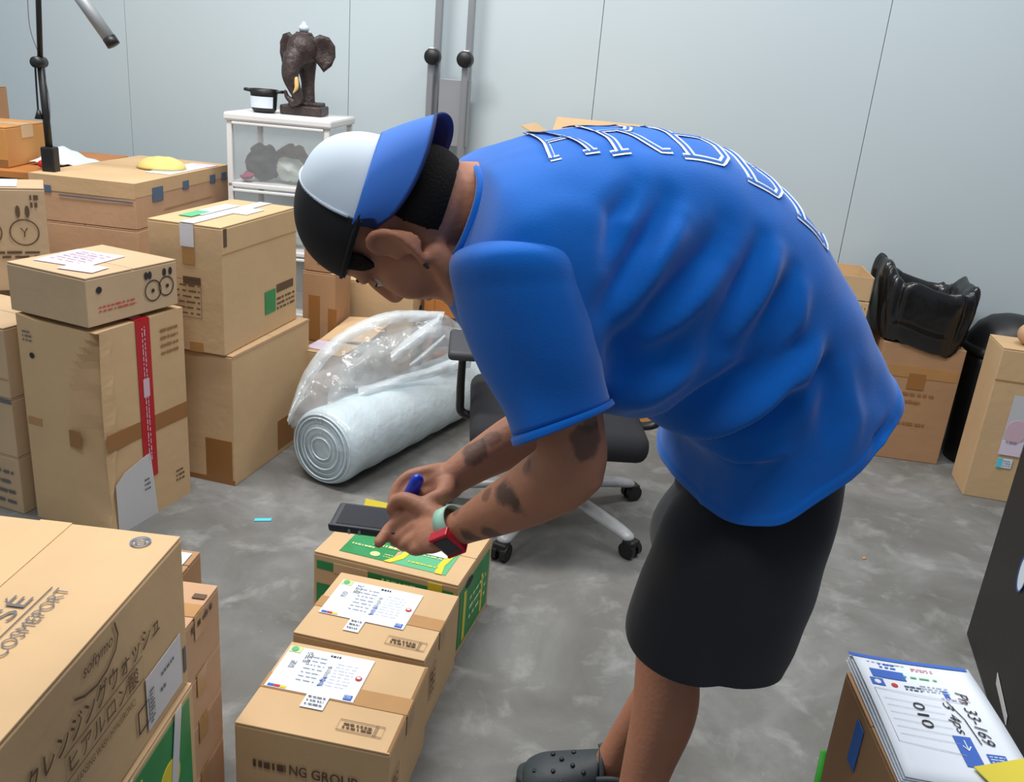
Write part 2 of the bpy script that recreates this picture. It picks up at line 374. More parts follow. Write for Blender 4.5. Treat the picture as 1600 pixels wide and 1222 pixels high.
# ------------------------------------------------------------------ cartons on the floor by the man's feet
A = lambda *q: V(q)
def ship_label(T, a0, b0, a1, b1, seed, tab):
    """shipping document on a top face; a = across, b = depth"""
    w2, h2 = a1-a0, b1-b0
    T.quad('shipping_label', a0, b0, a1, b1, M['paper'], 2)
    T.quad('label_tab', tab[0], tab[1], tab[2], tab[3], M['paper'], 2.2)
    T.marks('label_print', tab[0]+.006, tab[1]+.004, tab[2]-.006, b0-.002, M['ink_grey'], 3, 5, 4, .35, seed=seed+5)
    T.quad('label_mark', a0+.002, b1-.022, a0+.03, b1-.002, M['cream_print'], 3); T.circle('label_mark', a0+.014, b1-.012, .008, M['teal_print'], k=4)
    T.marks('label_print', a0+.045, b1-.05, a0+.062, b1-.012, M['ink_grey'], 4, 3, 3, .5, False, seed)
    T.marks('label_print', a0+.022, b1-.075, a0+.036, b1-.05, M['ink_grey'], 4, 3, 3, .5, False, seed+1)
    T.marks('label_print', a0+w2*.28, b0+.03, a0+w2*.5, b1-.02, M['ink_pale'], 7, 4, 3, .22, True, seed+2)
    T.marks('label_print', a0+w2*.62, b0+.03, a0+w2*.86, b1-.03, M['ink_pale'], 8, 4, 3, .12, True, seed+3)
    T.marks('label_print', a0+w2*.5, b1-.016, a0+w2*.62, b1-.008, M['ink'], 1, 4, 3, .8, True, seed)
    # handwritten name
    rnd = random.Random(seed); pts = []
    for i in range(26):
        pts.append((a0+w2*.56+(.006 if i % 2 else -.004)+rnd.uniform(-.002, .002), b0+.03+i*(h2-.075)/26))
    T.stroke('handwriting', pts, .0022, M['ink'], 3); T.stroke('handwriting', [(p_[0]+.001, p_[1]) for p_ in pts[:12]], .0035, M['blue_print'], 3.2)
    for j, c in enumerate(('blue_print', 'red_print', 'yellow_print')): T.quad('label_mark', a0+.006+j*.014, b0+.002, a0+.019+j*.014, b0+.009, M[c], 3)
    T.circle('label_mark', a1-.014, b0+h2*.52, .0075, M['red_print'], k=3); T.quad('label_mark', a1-.018, b0+h2*.52-.003, a1-.010, b0+h2*.52+.003, M['paper_white'], 4)
    T.quad('label_mark', a1-.024, b0+.003, a1-.006, b0+.018, M['blue_print'], 3); T.marks('label_print', a1-.022, b0+.005, a1-.008, b0+.016, M['paper_white'], 3, 3, 4, .4)

t, T, F_, Rt, Lf = carton('brown shipping carton in front, nearest the camera in the row of three on the floor', (-.497, 1.445, 0), math.radians(-9), .325, .28, .217, M['card'], 'x', (M['tape'], .05))
T.quad('end_flap_edge', .318, .005, .325, .275, M['edge'], .5)
ship_label(T, .008, .118, .206, .262, 3, (.105, .078, .155, .119))
T.frame('printed_frame', .2, .036, .295, .066, .0018, M['ink_brown']); T.marks('printed_text', .21, .041, .272, .061, M['ink_brown'], 2, 7, 2, .6)
T.frame('printed_frame', .277, .036, .281, .066, .0012, M['ink_brown'])
F_.text('GROUP', .165, .118, .262, .143, M['ink_brown'], bold=.01); F_.text('NG', .118, .118, .155, .143, M['ink_brown'], bold=.01)
F_.marks('printed_text', .04, .12, .11, .141, M['ink_brown'], 1, 6, 2, .9)
Rt.frame('printed_frame', .02, .06, .06, .15, .003, M['ink_brown']); Rt.marks('printed_mark', .026, .07, .054, .14, M['ink_brown'], 4, 2, 2, .6)

t, T, F_, Rt, Lf = carton('brown shipping carton in the middle of the row of three on the floor', (-.46, 1.755, 0), math.radians(-11.5), .322, .28, .217, M['card'], 'x', (M['tape'], .045), seed=5)
ship_label(T, .022, .092, .238, .245, 11, (.105, .045, .143, .093))
T.frame('printed_frame', .215, .03, .31, .06, .0018, M['ink_brown']); T.marks('printed_text', .225, .035, .287, .055, M['ink_brown'], 2, 7, 2, .6); T.frame('printed_frame', .292, .03, .296, .06, .0012, M['ink_brown'])
Rt.frame('printed_frame', .05, .07, .09, .16, .003, M['ink_brown']); Rt.marks('printed_mark', .056, .08, .084, .15, M['ink_brown'], 4, 2, 2, .6)
F_.quad('printed_stripe', .0, .12, .32, .13, M['tape'], .5)

t, T, F_, Rt, Lf = carton('fruit carton with green and yellow print under the man\'s hands', (-.492, 2.095, 0), math.radians(-15), .412, .29, .232, M['card'], 'x', None, seed=6)
T.quad('green_panel', .06, .03, .205, .2, M['green_print'], 1); T.quad('green_panel', .215, .03, .365, .2, M['teal_print'], 1)
T.quad('yellow_band', 0, 0, 0, 0, M['yellow_print'], 2, pts=[(.19, .028), (.21, .028), (.235, .06), (.245, .12), (.24, .2), (.222, .2), (.228, .12), (.217, .07)])
T.quad('yellow_band', 0, 0, 0, 0, M['yellow_print'], 2, pts=[(.335, .028), (.355, .028), (.348, .07), (.355, .12), (.372, .17), (.352, .17), (.335, .12), (.33, .07)])
T.circle('mango_picture', .095, .155, .028, M['yellow_print'], k=2, ry=.022); T.circle('round_mark', .155, .052, .014, M['cream_print'], k=2, ry=.012)
T.marks('printed_text', .075, .075, .14, .085, M['cream_print'], 1, 8, 2, .8); T.marks('printed_text', .13, .092, .21, .108, M['cream_print'], 1, 8, 2, .8); T.marks('printed_text', .18, .045, .205, .065, M['cream_print'], 2, 4, 2, .4)
T.marks('printed_text', .235, .095, .33, .115, M['cream_print'], 2, 8, 2, .7, seed=4); T.marks('printed_text', .25, .05, .335, .058, M['yellow_print'], 1, 10, 2, .9, seed=8)
T.quad('paper_sheet', 0, 0, 0, 0, M['paper_white'], 3, pts=[(.11, .21), (.105, .145), (.15, .12), (.2, .13), (.235, .105), (.34, .105), (.345, .21)])
T.quad('paper_sheet', 0, 0, 0, 0, M['paper_white'], 4, pts=[(.18, .15), (.2, .115), (.225, .14), (.25, .12), (.27, .16)]); T.marks('printed_text', .19, .13, .22, .142, M['blue_print'], 2, 2, 5, .5)
F_.quad('green_band', .01, .185, .4, .21, M['green_print'], 1); F_.quad('green_band', .01, .05, .06, .14, M['green_print'], 1); F_.quad('yellow_band', .33, .18, .37, .225, M['yellow_print'], 2); F_.quad('card_gap', .06, .183, .16, .213, M['card'], 2)
F_.marks('printed_text', .2, .19, .31, .205, M['cream_print'], 1, 8, 2, .7)
Rt.quad('green_panel', .02, .02, .27, .2, M['green_print'], 1); Rt.circle('hand_hole', .09, .195, .03, M['ink'], k=2, ry=.012); Rt.quad('yellow_band', .05, .03, .07, .18, M['yellow_print'], 2); Rt.marks('printed_text', .1, .06, .24, .15, M['cream_print'], 3, 5, 2, .4)
Rt.quad('yellow_band', .2, .03, .215, .15, M['yellow_print'], 2)
box('lifted_flap', (.06, .285, .245), (.09, .012, .03), M['yellow_print'], t, rot=Matrix.Rotation(-.6, 3, 'X'))

# ------------------------------------------------------------------ big cosmetics carton in the left foreground, on the fruit carton
t, T, F_, Rt, Lf = carton('large tan carton with grey lettering and a round stamp on top, left foreground', (-.988, .76, .425), math.radians(-3), .43, .57, .29, M['card'], 'y', (M['tape_pale'], .055), seed=2, bulge=.002)
# lettering runs along the depth of the box
T.text('KOSÉ', .270, .195, .306, .355, M['ink_grey'], rot=1, bold=-.006); T.quad('printed_line', .3145, .18, .3158, .385, M['ink_grey'], 2); T.text('COSMEPORT', .324, .22, .344, .385, M['ink_grey'], rot=1, bold=-.004)
T.circle('round_stamp', .377, .535, .0145, M['ink_blue'], .004); T.circle('round_stamp', .377, .535, .0075, M['ink_blue'], .003); T.marks('round_stamp', .373, .531, .381, .539, M['ink_blue'], 2, 2, 2, .6)
T.marks('faint_print', .33, .05, .36, .07, M['tape'], 2, 4, 2, .5)
Rt.text('クレンジングウォッシュ', .11, .175, .47, .212, M['ink_brown'], bold=.012)
Rt.text('ヒアルロン酸', .2, .133, .395, .165, M['ink_brown'], bold=.004); Rt.frame('printed_frame', .19, .128, .41, .17, .002, M['ink_brown'])
Rt.text('CLEANSING WASH (HYALURONIC)', .2, .1, .38, .116, M['ink_brown'])
Rt.text('softymo', .25, .243, .33, .268, M['ink_brown'], shear=.3); Rt.stroke('printed_swoosh', [(.225, .235), (.25, .222), (.28, .216), (.31, .22), (.335, .235), (.345, .255), (.338, .28)], .004, M['ink_brown'])
Rt.quad('barcode_label', .415, .02, .54, .12, M['paper_grey'], 2); Rt.marks('barcode', .422, .03, .437, .095, M['ink_grey'], 9, 1, 3, .5); Rt.marks('label_print', .465, .09, .51, .098, M['ink_grey'], 1, 5, 3, .8); Rt.marks('label_print', .46, .062, .48, .07, M['ink_grey'], 1, 2, 3, .9)
Rt.frame('printed_frame', .385, .04, .42, .08, .005, M['ink'])
Rt.quad('side_mark', .552, .03, .562, .08, M['ink_grey'], 1)
t, T, F_, Rt, Lf = carton('green printed fruit carton under the large tan carton, left foreground', (-.99, .78, .17), math.radians(-3), .44, .55, .25, M['card'], 'y', None, seed=4)
Rt.quad('green_panel', .2, .0, .53, .235, M['green_print'], 1); Rt.quad('yellow_band', .33, .02, .35, .22, M['yellow_print'], 2); Rt.circle('mango_picture', .44, .13, .04, M['yellow_print'], k=2); Rt.marks('printed_text', .36, .05, .42, .12, M['cream_print'], 3, 3, 2, .4)
Rt.quad('tape_strip', .42, 0, .445, .25, M['tape_clear'], 3, skew=.05); Rt.quad('tape_strip', .25, 0, .27, .25, M['tape_clear'], 3, skew=.05)
t, T, F_, Rt, Lf = carton('plain brown carton at the bottom of the left foreground stack', (-.99, .78, 0), math.radians(-3), .44, .55, .166, M['card_dark'], 'y', None, seed=4)

# narrow stack behind it
zz = 0
for i, (hh, lab) in enumerate(((.125, 'bottom'), (.125, 'second from bottom'), (.11, 'second from top'), (.13, 'top'))):
    t, T, F_, Rt, Lf = carton('small carton, %s in the narrow stack behind the large foreground carton' % lab, (-.556-.30, 1.35, zz), math.radians(-4), .30, .185, hh-.002, M['card_pink'], 'x', (M['tape'], .04), 'narrow stack of small cartons', seed=i)
    zz += hh
    if i == 3: T.quad('printed_mark', .27, .13, .295, .145, M['ink_brown'], 2); Rt.marks('printed_mark', .06, .09, .15, .125, M['ink_brown'], 1, 4, 1, .4)
t, T, F_, Rt, Lf = carton('small box with a white label on top, behind the narrow stack', (-.90, 1.56, .3), math.radians(-4), .262, .115, .172, M['card_dark'], 'x', None)
T.quad('white_label', .1, .01, .25, .1, M['paper_white'], 2); T.marks('label_print', .15, .03, .24, .05, M['ink_pale'], 2, 5, 3, .4)
t, T, F_, Rt, Lf = carton('brown carton carrying the small white-labelled box, behind the narrow stack', (-.90, 1.56, 0), math.radians(-4), .262, .115, .296, M['card_dark'], 'x', None)

# ------------------------------------------------------------------ tall dented carton with the red tape
t = thing('cardboard_box', 'tall dented carton with a vertical strip of red printed tape', 'box', (-1.495, 2.545, 0), math.radians(-19))
bw, bd, bh = .30, .37, .672
bm = bmesh.new(); bmesh.ops.create_cube(bm, size=1)
for v in bm.verts: v.co = V(((v.co.x+.5)*bw, (v.co.y+.5)*bd, (v.co.z+.5)*bh))
bmesh.ops.subdivide_edges(bm, edges=bm.edges[:], cuts=26, use_grid_fill=True)
for v in bm.verts:
    x, y, z = v.co.x/bw, v.co.y/bd, v.co.z/bh
    if y < .5:      # crushed front right edge: a rounded bow-shaped fold line
        fold = .62+.38*min(1, max(0, (z-.72)/.28))**1.6 if z > .72 else .62-.05*math.sin(z*4)
        k = max(0, (x-fold)/(1.001-fold)) if fold < 1 else 0
        if y < .02: v.co.y += .055*k*min(1, z*2.0)*(1-y) + .006*math.sin(z*38+x*9)*k*(1 if z > .45 else .3)
        elif x > .98 and y < .3: v.co.x -= .012*(1-y/.3)*math.sin(math.pi*z)
    if z > .98 and x < .25 and y < .3: v.co.z += .012*(1-x/.25)*(1-y/.3)
bm_obj('carton_body', bm, M['card'], t)
T = Face(t, (0, 0, bh), (1, 0, 0), (0, 1, 0), (0, 0, 1)); F_ = Face(t, (0, 0, 0), (1, 0, 0), (0, 0, 1), (0, -1, 0)); Rt = Face(t, (bw, 0, 0), (0, 1, 0), (0, 0, 1), (1, 0, 0))
Rt.quad('tape_strip', 0.012, .29, bd, .345, M['tape_dark'], 1); Rt.quad('red_tape', .155, .14, .215, bh+.001, M['red_tape'], 2); T.quad('red_tape', bw-.14, .155, bw+.002, .215, M['red_tape'], 2)
Rt.marks('tape_lettering', .175, .2, .195, .65, M['pink_print'], 2, 30, 3, .45, False, 4); Rt.quad('tape_lettering', .172, .42, .198, .48, M['pink_print'], 3.2); T.quad('tape_lettering', .2, .165, .28, .205, M['paper_pink'], 3)
Rt.quad('white_label', 0, 0, 0, 0, M['paper_grey'], 2.5, pts=[(.03, .0), (.03, .17), (.07, .2), (.17, .225), (.185, .225), (.205, 0)]); Rt.marks('label_print', .15, .1, .175, .15, M['ink_grey'], 3, 3, 4, .4)
Rt.marks('faint_print', .26, .53, .34, .63, M['tape_dark'], 4, 4, 2, .4, seed=9); Rt.marks('printed_mark', .3, .07, .34, .12, M['ink_brown'], 3, 3, 2, .4)
F_.quad('tape_strip', .005, .33, .06, .355, M['tape'], 1, skew=.002); F_.circle('printed_mark', .05, .56, .009, M['ink'], k=2); F_.marks('printed_mark', .02, .6, .055, .64, M['ink_grey'], 3, 3, 2, .4); F_.quad('tape_strip', .17, .29, .215, .345, M['tape_dark'], 3)

t, T, F_, Rt, Lf = carton('small low carton with pink and white label, topmost on the tall red-taped box', (-1.515, 2.56, .676+.012), math.radians(-22), .31, .355, .145, M['card_grey'], 'x', None, seed=8)
T.quad('pink_label', .025, .07, .2, .26, M['paper_pink'], 2, rot=.15); T.quad('pink_label', .16, .04, .275, .12, M['paper_pink'], 2.4, rot=.2); T.marks('label_print', .05, .1, .17, .24, M['pink_print'], 6, 4, 3, .3); T.marks('label_print', .05, .15, .15, .23, M['ink_pale'], 5, 3, 3.3, .2)
def rabbit(Fc, a, b, s, m):
    """outline drawing of a plain animal head with long ears"""
    Fc.circle('printed_face', a, b, s, m, s*.12); 
    for q in (-.4, .25): Fc.circle('printed_face', a+q*s, b+s*1.35, s*.16, m, ry=s*.38)
    Fc.circle('printed_face', a-.3*s, b+.1*s, s*.1, m); Fc.circle('printed_face', a+.3*s, b+.1*s, s*.1, m); Fc.stroke('printed_face', [(a-.15*s, b-.25*s), (a, b-.35*s), (a+.15*s, b-.25*s)], s*.1, m)
Rt.circle('printed_mark', .045, .105, .01, M['ink'], k=2); Rt.circle('printed_face', .25, .065, .032, M['ink'], .004); Rt.circle('printed_face', .305, .07, .03, M['ink'], .004)
for q in (.225, .24, .3, .325): Rt.circle('printed_face', q, .115, .007, M['ink'], k=2, ry=.012)
Rt.circle('printed_face', .25, .065, .006, M['ink']); Rt.circle('printed_face', .31, .07, .006, M['ink']); Rt.marks('printed_text', .04, .035, .18, .06, M['red_print'], 2, 9, 2, .35)

# ------------------------------------------------------------------ cartons behind
t, T, F_, Rt, Lf = carton('large plain carton on the floor with dark tape patches, beside the bubble wrap roll', (-1.40, 2.985, 0), math.radians(-14), .455, .55, .488, M['card'], 'x', None, seed=9)
F_.quad('tape_patch', .34, .02, .445, .17, M['tape_dark'], 1); F_.quad('tape_patch', .1, 0, .2, .33, M['tape_dark'], 1, skew=-.03); F_.circle('printed_mark', .19, .25, .017, M['ink'], k=2); F_.quad('tape_strip', .14, .0, .455, .02, M['tape_dark'], 1)
Rt.quad('tape_patch', .3, .02, .42, .14, M['tape_dark'], 1); Rt.quad('tape_strip', 0, .478, .55, .4875, M['card_pink'], 1)
t, T, F_, Rt, Lf = carton('upright carton taped on top with a green printed square, on the large plain carton', (-1.245, 2.925, .491), math.radians(-12), .27, .53, .435, M['card'], 'y', None, seed=10, tail=.07, gap=.004)
F_.quad('tape_strip', .12, .36, .17, .435, M['tape_clear'], 2); F_.quad('tape_strip', .125, .3, .17, .362, M['tape'], 1); T.quad('tape_strip', .118, 0, .17, .53, M['tape_clear'], 2); F_.quad('tape_strip', .14, .0, .19, .035, M['tape'], 1)
T.quad('white_label', .05, .15, .11, .4, M['paper_white'], 2); T.quad('green_sticker', .05, .1, .1, .22, M['teal_print'], 2.4); T.quad('white_label', .17, .25, .22, .38, M['paper_white'], 2)
F_.frame('printed_table', .055, .12, .19, .25, .002, M['ink_brown']); F_.marks('printed_text', .06, .125, .185, .24, M['ink_brown'], 6, 5, 2, .25); F_.quad('printed_block', .125, .235, .19, .26, M['ink_brown'], 2); F_.marks('printed_text', .05, .245, .08, .255, M['ink_brown'], 1, 3, 2, .9)
Rt.quad('green_square', .28, .075, .36, .16, M['green_print'], 1); Rt.quad('printed_block', .37, .14, .5, .17, M['ink_brown'], 1); Rt.marks('printed_text', .37, .07, .51, .125, M['ink_brown'], 3, 6, 1, .5); Rt.quad('fold_line', 0, .345, .53, .348, M['tape'], 1)
Rt.quad('printed_mark', .01, .37, .03, .43, M['ink_brown'], 1)

t, T, F_, Rt, Lf = carton('wide flat reddish carton with blue marks, top of the rear stack', (-1.90, 3.42, .79), math.radians(-7), .43, .79, .172, M['card_pink'], 'y', None, seed=11)
T.quad('tan_lid_tape', 0, 0, .43, .79, M['card'], .5); F_.quad('tan_lid_tape', 0, .115, .43, .172, M['card'], .5); Rt.quad('tan_lid_tape', 0, .12, .79, .172, M['card'], .5)
F_.quad('blue_mark', .04, .11, .09, .135, M['ink_blue'], 2); F_.quad('blue_line', .12, .1, .42, .105, M['ink_blue'], 2); Rt.quad('blue_mark', .12, .09, .2, .145, M['ink_blue'], 2)
for q in (.36, .6, .71): Rt.quad('blue_mark', q, .11, q+.05, .145, M['ink_blue'], 2)
Rt.quad('crease', .2, .05, .6, .055, M['card_dark'], 1, skew=.02)
T.quad('white_label', .3, .3, .41, .7, M['paper_white'], 2); T.quad('pink_label', .33, .62, .42, .71, M['paper_pink'], 2.5)
t, T, F_, Rt, Lf = carton('reddish carton under the wide flat carton of the rear stack', (-1.90, 3.42, .4), math.radians(-7), .43, .72, .387, M['card_pink'], 'y', None, seed=12)
t, T, F_, Rt, Lf = carton('plain carton at the bottom of the rear stack', (-1.90, 3.42, 0), math.radians(-7), .43, .72, .397, M['card_dark'], 'y', None, seed=12)
t, T, F_, Rt, Lf = carton('greyish carton printed with outline animal faces at the left edge', (-2.0, 2.80, .634), math.radians(28), .43, .2, .346, M['card_grey'], 'x', None, seed=13)
for a in (.14, .25, .36): F_.circle('printed_face', a, .2, .043, M['ink_brown'], .004); F_.circle('printed_face', a-.014, .27, .007, M['ink_brown'], ry=.02); F_.circle('printed_face', a+.014, .27, .007, M['ink_brown'], ry=.02); F_.stroke('printed_face', [(a-.01, .215), (a, .2), (a+.01, .215)], .004, M['ink_brown']); F_.stroke('printed_face', [(a, .2), (a, .185)], .004, M['ink_brown'])
F_.marks('printed_face', .385, .28, .41, .33, M['ink_brown'], 2, 2, 2, .7); F_.marks('printed_face', .25, .11, .4, .14, M['ink_brown'], 2, 4, 2, .6); T.quad('white_label', .0, .02, .35, .18, M['paper_white'], 2)
t, T, F_, Rt, Lf = carton('plain carton under the one printed with animal faces', (-2.04, 3.02, .316), math.radians(0), .40, .28, .314, M['card'], 'x', None, seed=14)
t, T, F_, Rt, Lf = carton('plain carton at the floor under the animal face cartons', (-2.04, 3.02, 0), math.radians(0), .40, .28, .314, M['card_dark'], 'x', None, seed=14)
# left column beside the tall carton
zz = 0
for i, (hh, lab) in enumerate(((.2, 'lowest, printed'), (.2, 'middle'), (.23, 'topmost'))):
    t, T, F_, Rt, Lf = carton('pale carton, %s, in the stack left of the tall red-taped box' % lab, (-1.86, 2.66, zz), math.radians(-19), .335, .27, hh-.002, M['card_grey'], 'x', None, 'stack left of the tall box', seed=20+i)
    zz += hh
    if i == 1: F_.quad('red_tape', .23, .12, .265, .2, M['red_print'], 2); F_.quad('grey_tape', .25, .182, .335, .197, M['ink_grey'], 1)
    if i == 0: F_.marks('printed_text', .2, .02, .31, .16, M['ink_grey'], 4, 3, 2, .35); 
    if i == 2: F_.quad('tape_strip', .0, .06, .335, .065, M['tape'], 1)
# cartons between the big ones and the bubble wrap
t, T, F_, Rt, Lf = carton('small carton with a raised flap on top, behind the bubble wrap roll', (-.86, 3.40, 0), math.radians(-15), .18, .45, .36, M['card'], 'y', None, seed=15)
T.quad('pink_label', .01, .03, .1, .14, M['paper_pink'], 2)
box('raised_flap', (.11, .3, .385), (.22, .28, .005), M['card'], t, rot=Matrix.Rotation(.12, 3, 'X') @ Matrix.Rotation(-.12, 3, 'Y'))
t, T, F_, Rt, Lf = carton('carton with dark tape column, against the wall behind the man\'s face', (-.835, 3.95, 0), math.radians(-12), .37, .3, .53, M['card'], 'x', None, seed=16)
F_.quad('tape_strip', -.001, .2, .03, .5, M['ink_brown'], 1); Rt.circle('hand_hole', .1, .42, .014, M['ink'], k=2)
t, T, F_, Rt, Lf = carton('narrow orange-brown carton left of the taped carton behind the face', (-.935, 3.74, 0), math.radians(-12), .15, .17, .60, M['card_dark'], 'x', None, seed=17)
F_.quad('tape_patch', .03, .3, .08, .5, M['tape_dark'], 1); F_.quad('tape_patch', .12, .35, .16, .45, M['tape_dark'], 1)
t, T, F_, Rt, Lf = carton('small carton with a pink label on top of the narrow orange-brown carton', (-.93, 3.745, .604), math.radians(-12), .12, .15, .1, M['card_dark'], 'x', None, seed=18)
T.quad('pink_label', .03, .02, .12, .15, M['paper_pink'], 2); F_.quad('pink_label', .06, .04, .12, .09, M['paper_pink'], 2)

# wooden rack behind the roll
t = thing('wooden_rack', 'orange wooden rack behind the plastic film, under the man\'s chin', 'rack', (-.405, 3.98, 0), math.radians(-11))
for x in (.0, .36):
    for y in (.0, .3): box('leg', (x, y, .25), (.05, .05, .5), M['wood'], t, bev=.003)
for z in (.48, .2): box('shelf', (.18, .15, z), (.40, .34, .025), M['wood'], t, bev=.003)
box('rail', (.18, -.01, .43), (.38, .02, .08), M['wood'], t, bev=.003)
t, T, F_, Rt, Lf = carton('pale carton standing on the wooden rack', (-.36, 4.0, .494), math.radians(-11), .28, .22, .1, M['card_pink'], 'x', None, seed=19)

# ------------------------------------------------------------------ black table at the left with the orange parcel
t = thing('side_table', 'black table carrying the orange parcel at the left edge', 'table', (-2.75, 3.52, 0), math.radians(0))
box('table_top', (.42, .4, .93), (.86, .75, .03), M['wood'], t, bev=.004); box('apron', (.42, .06, .86), (.8, .02, .1), M['black_wood'], t)
for x in (.05, .8):
    for y in (.07, .73): box('leg', (x, y, .455), (.045, .045, .91), M['black_wood'], t, bev=.003)
t, T, F_, Rt, Lf = carton('orange parcel wrapped in tape on the black table', (-2.65, 3.57, .9465), math.radians(3), .575, .35, .155, M['card_orange'], 'x', (M['tape_pale'], .1), seed=21)
F_.quad('tape_strip', 0, .0, .575, .03, M['tape_dark'], 1)
t, T, F_, Rt, Lf = carton('upright brown box at the far left edge, behind the orange parcel', (-2.72, 3.98, .9465), math.radians(3), .34, .2, .27, M['card_dark'], 'x', None, seed=22)
# paper on the table
bm = bmesh.new(); n = 12
G = [[bm.verts.new((i/n*.28, j/n*.2, .012+.09*math.sin(j/n*3.1)*max(0, math.sin(i/n*4))*(1-i/n)+.004*math.sin(i*2+j))) for j in range(n+1)] for i in range(n+1)]
for i in range(n):
    for j in range(n): bm.faces.new((G[i][j], G[i+1][j], G[i+1][j+1], G[i][j+1]))
o = bm_obj('crumpled_paper', bm, M['paper_white'], None, True, (-2.07, 3.74, .9465)); o.modifiers.new('s', 'SOLIDIFY').thickness = .002; tag(o, 'crumpled white paper lying right of the lamp stand', 'paper')
bm = bmesh.new(); add_ell(bm, (0, 0, .018), (.03, .02, .018)); o = bm_obj('red_cap', bm, M['red_print'], None, True, (-1.96, 3.66, .947)); tag(o, 'small dark red knob beside the crumpled paper', 'knob')

# lamp stand
t = thing('lamp_stand', 'black lamp stand with hanging cable and grey tube lamp', 'lamp', (-1.853, 3.5, 0.9673))
B0 = V((-1.853, 3.5, 0.9673)); 
def rel(p_): return V(p_)-B0
tube('pole', [rel((-1.852, 3.5, 0.9771)), rel((-1.856, 3.5, 1.366))], .0135, M['black'], t); tube('pole', [rel((-1.856, 3.5, 1.366)), rel((-1.826, 3.5, 1.828))], .010, M['black'], t)
box('clamp', rel((-1.852, 3.5, 1.006)), (.05, .05, .10), M['black'], t, bev=.006)
o = lathe('joint_knob', [(.0, -.03), (.02, -.03), (.022, 0), (.02, .03), (0, .03)], M['black'], t, 16, rel((-1.861, 3.5, 1.361)), (math.pi/2, 0, 0), False)
tube('cable', [rel((-1.872, 3.49, 1.343)), rel((-1.875, 3.49, 1.263)), rel((-1.877, 3.49, 1.175))], .0035, M['black'], t); tube('plug', [rel((-1.875, 3.49, 1.189)), rel((-1.876, 3.49, 1.157))], [.006, .016], M['black'], t)
tube('cable', [rel((-1.876, 3.5, 1.658)), rel((-1.884, 3.5, 1.486)), rel((-1.857, 3.5, 1.377)), rel((-1.837, 3.5, 1.243)), rel((-1.842, 3.5, 1.138)), rel((-1.861, 3.5, 1.065))], .0015, M['ink_grey'], t)
tube('lamp_tube', [rel((-1.79, 3.6, 1.674)), rel((-1.634, 3.6, 1.46))], .024, M['alu_flat'], t); tube('end_cap', [rel((-1.638, 3.6, 1.467)), rel((-1.621, 3.6, 1.441))], .0255, M['black'], t)
tube('lamp_arm', [rel((-1.79, 3.6, 1.669)), rel((-1.837, 3.5, 1.703))], .008, M['black'], t)

# yellow cloth on the rear stack
bm = bmesh.new(); vs = add_ell(bm, (0, 0, 0), (.10, .09, .06), seg=40, rings_=20)
for v in vs: v.co.z = max(0, v.co.z)+.002+.004*noise.noise(v.co*30)*(v.co.z > 0)
o = bm_obj('yellow_hat', bm, M['yellow'], None, True, (-1.535, 3.83, .9655)); tag(o, 'pale yellow rounded cloth hat lying on the rear stack', 'hat')
o.location.x -= .02; o.scale = (1, 1, .8)

# ------------------------------------------------------------------ drawer unit with statue and pot
t = thing('drawer_unit', 'white drawer unit with clear fronts, against the wall', 'drawers', (-1.32, 3.96, 0), math.radians(-3))
W_, D_, H_ = .45, .40, 1.21
box('top_panel', (W_/2, D_/2, H_-.018), (W_+.02, D_+.02, .036), M['white_plastic'], t, bev=.01)
for x in (.012, W_-.012):
    for y in (.012, D_-.012): box('corner_post', (x, y, (H_-.036)/2), (.024, .024, H_-.036), M['white_plastic'], t, bev=.004)
box('back_panel', (W_/2, D_-.006, H_/2-.02), (W_-.05, .008, H_-.05), M['clear'], t); box('side_panel', (.006, D_/2, H_/2-.02), (.006, D_-.05, H_-.05), M['clear'], t); box('side_panel', (W_-.006, D_/2, H_/2-.02), (.006, D_-.05, H_-.05), M['clear'], t)
rnd = random.Random(3)
for k in range(4):
    z0 = .05+k*.285
    box('cross_rail', (W_/2, D_/2, z0), (W_, D_, .018), M['white_plastic'], t, bev=.003)
    d = box('drawer', (W_/2, .016, z0+.14), (W_-.06, .012, .24), M['clear'], t, bev=.004)
    box('drawer_handle', (W_/2, .003, z0+.262), (W_-.05, .02, .012), M['white_plastic'], d, bev=.003)
for k, nm in ((3, 'upper'), (2, 'lower')):
    z0 = .05+k*.285
    for i, (c, x, s) in enumerate(((srgb(34, 38, 52), .12, .078), (srgb(104, 78, 66), .21, .075), (srgb(190, 200, 194), .25, .07), (srgb(44, 46, 66), .35, .06), (srgb(150, 40, 90), .06, .022))):
        bm = bmesh.new(); vs = add_ell(bm, (0, 0, 0), (s, .055, s*(1.0 if i < 2 else .75)), seg=20)
        for v in vs: v.co += V((noise.noise(v.co*25+V((i, k, 0))), noise.noise(v.co*22+V((3, i, k))), noise.noise(v.co*25)))*.025
        o = bm_obj('folded_cloth', bm, mat('cloth', c, .9), None, True, None)
        o.matrix_world = Matrix.Translation((-1.32, 3.96, 0)) @ Matrix.Rotation(math.radians(-3), 4, 'Z') @ Matrix.Translation((x, (.11, .24, .11, .24, .08)[i], z0+.022+s*(.9 if i < 2 else .66)))
        tag(o, '%s cloth bundle inside the %s clear drawer' % (('dark slate', 'brown', 'pale grey', 'grey-violet', 'small magenta')[i], nm), 'cloth', 'cloth bundles in the drawers')

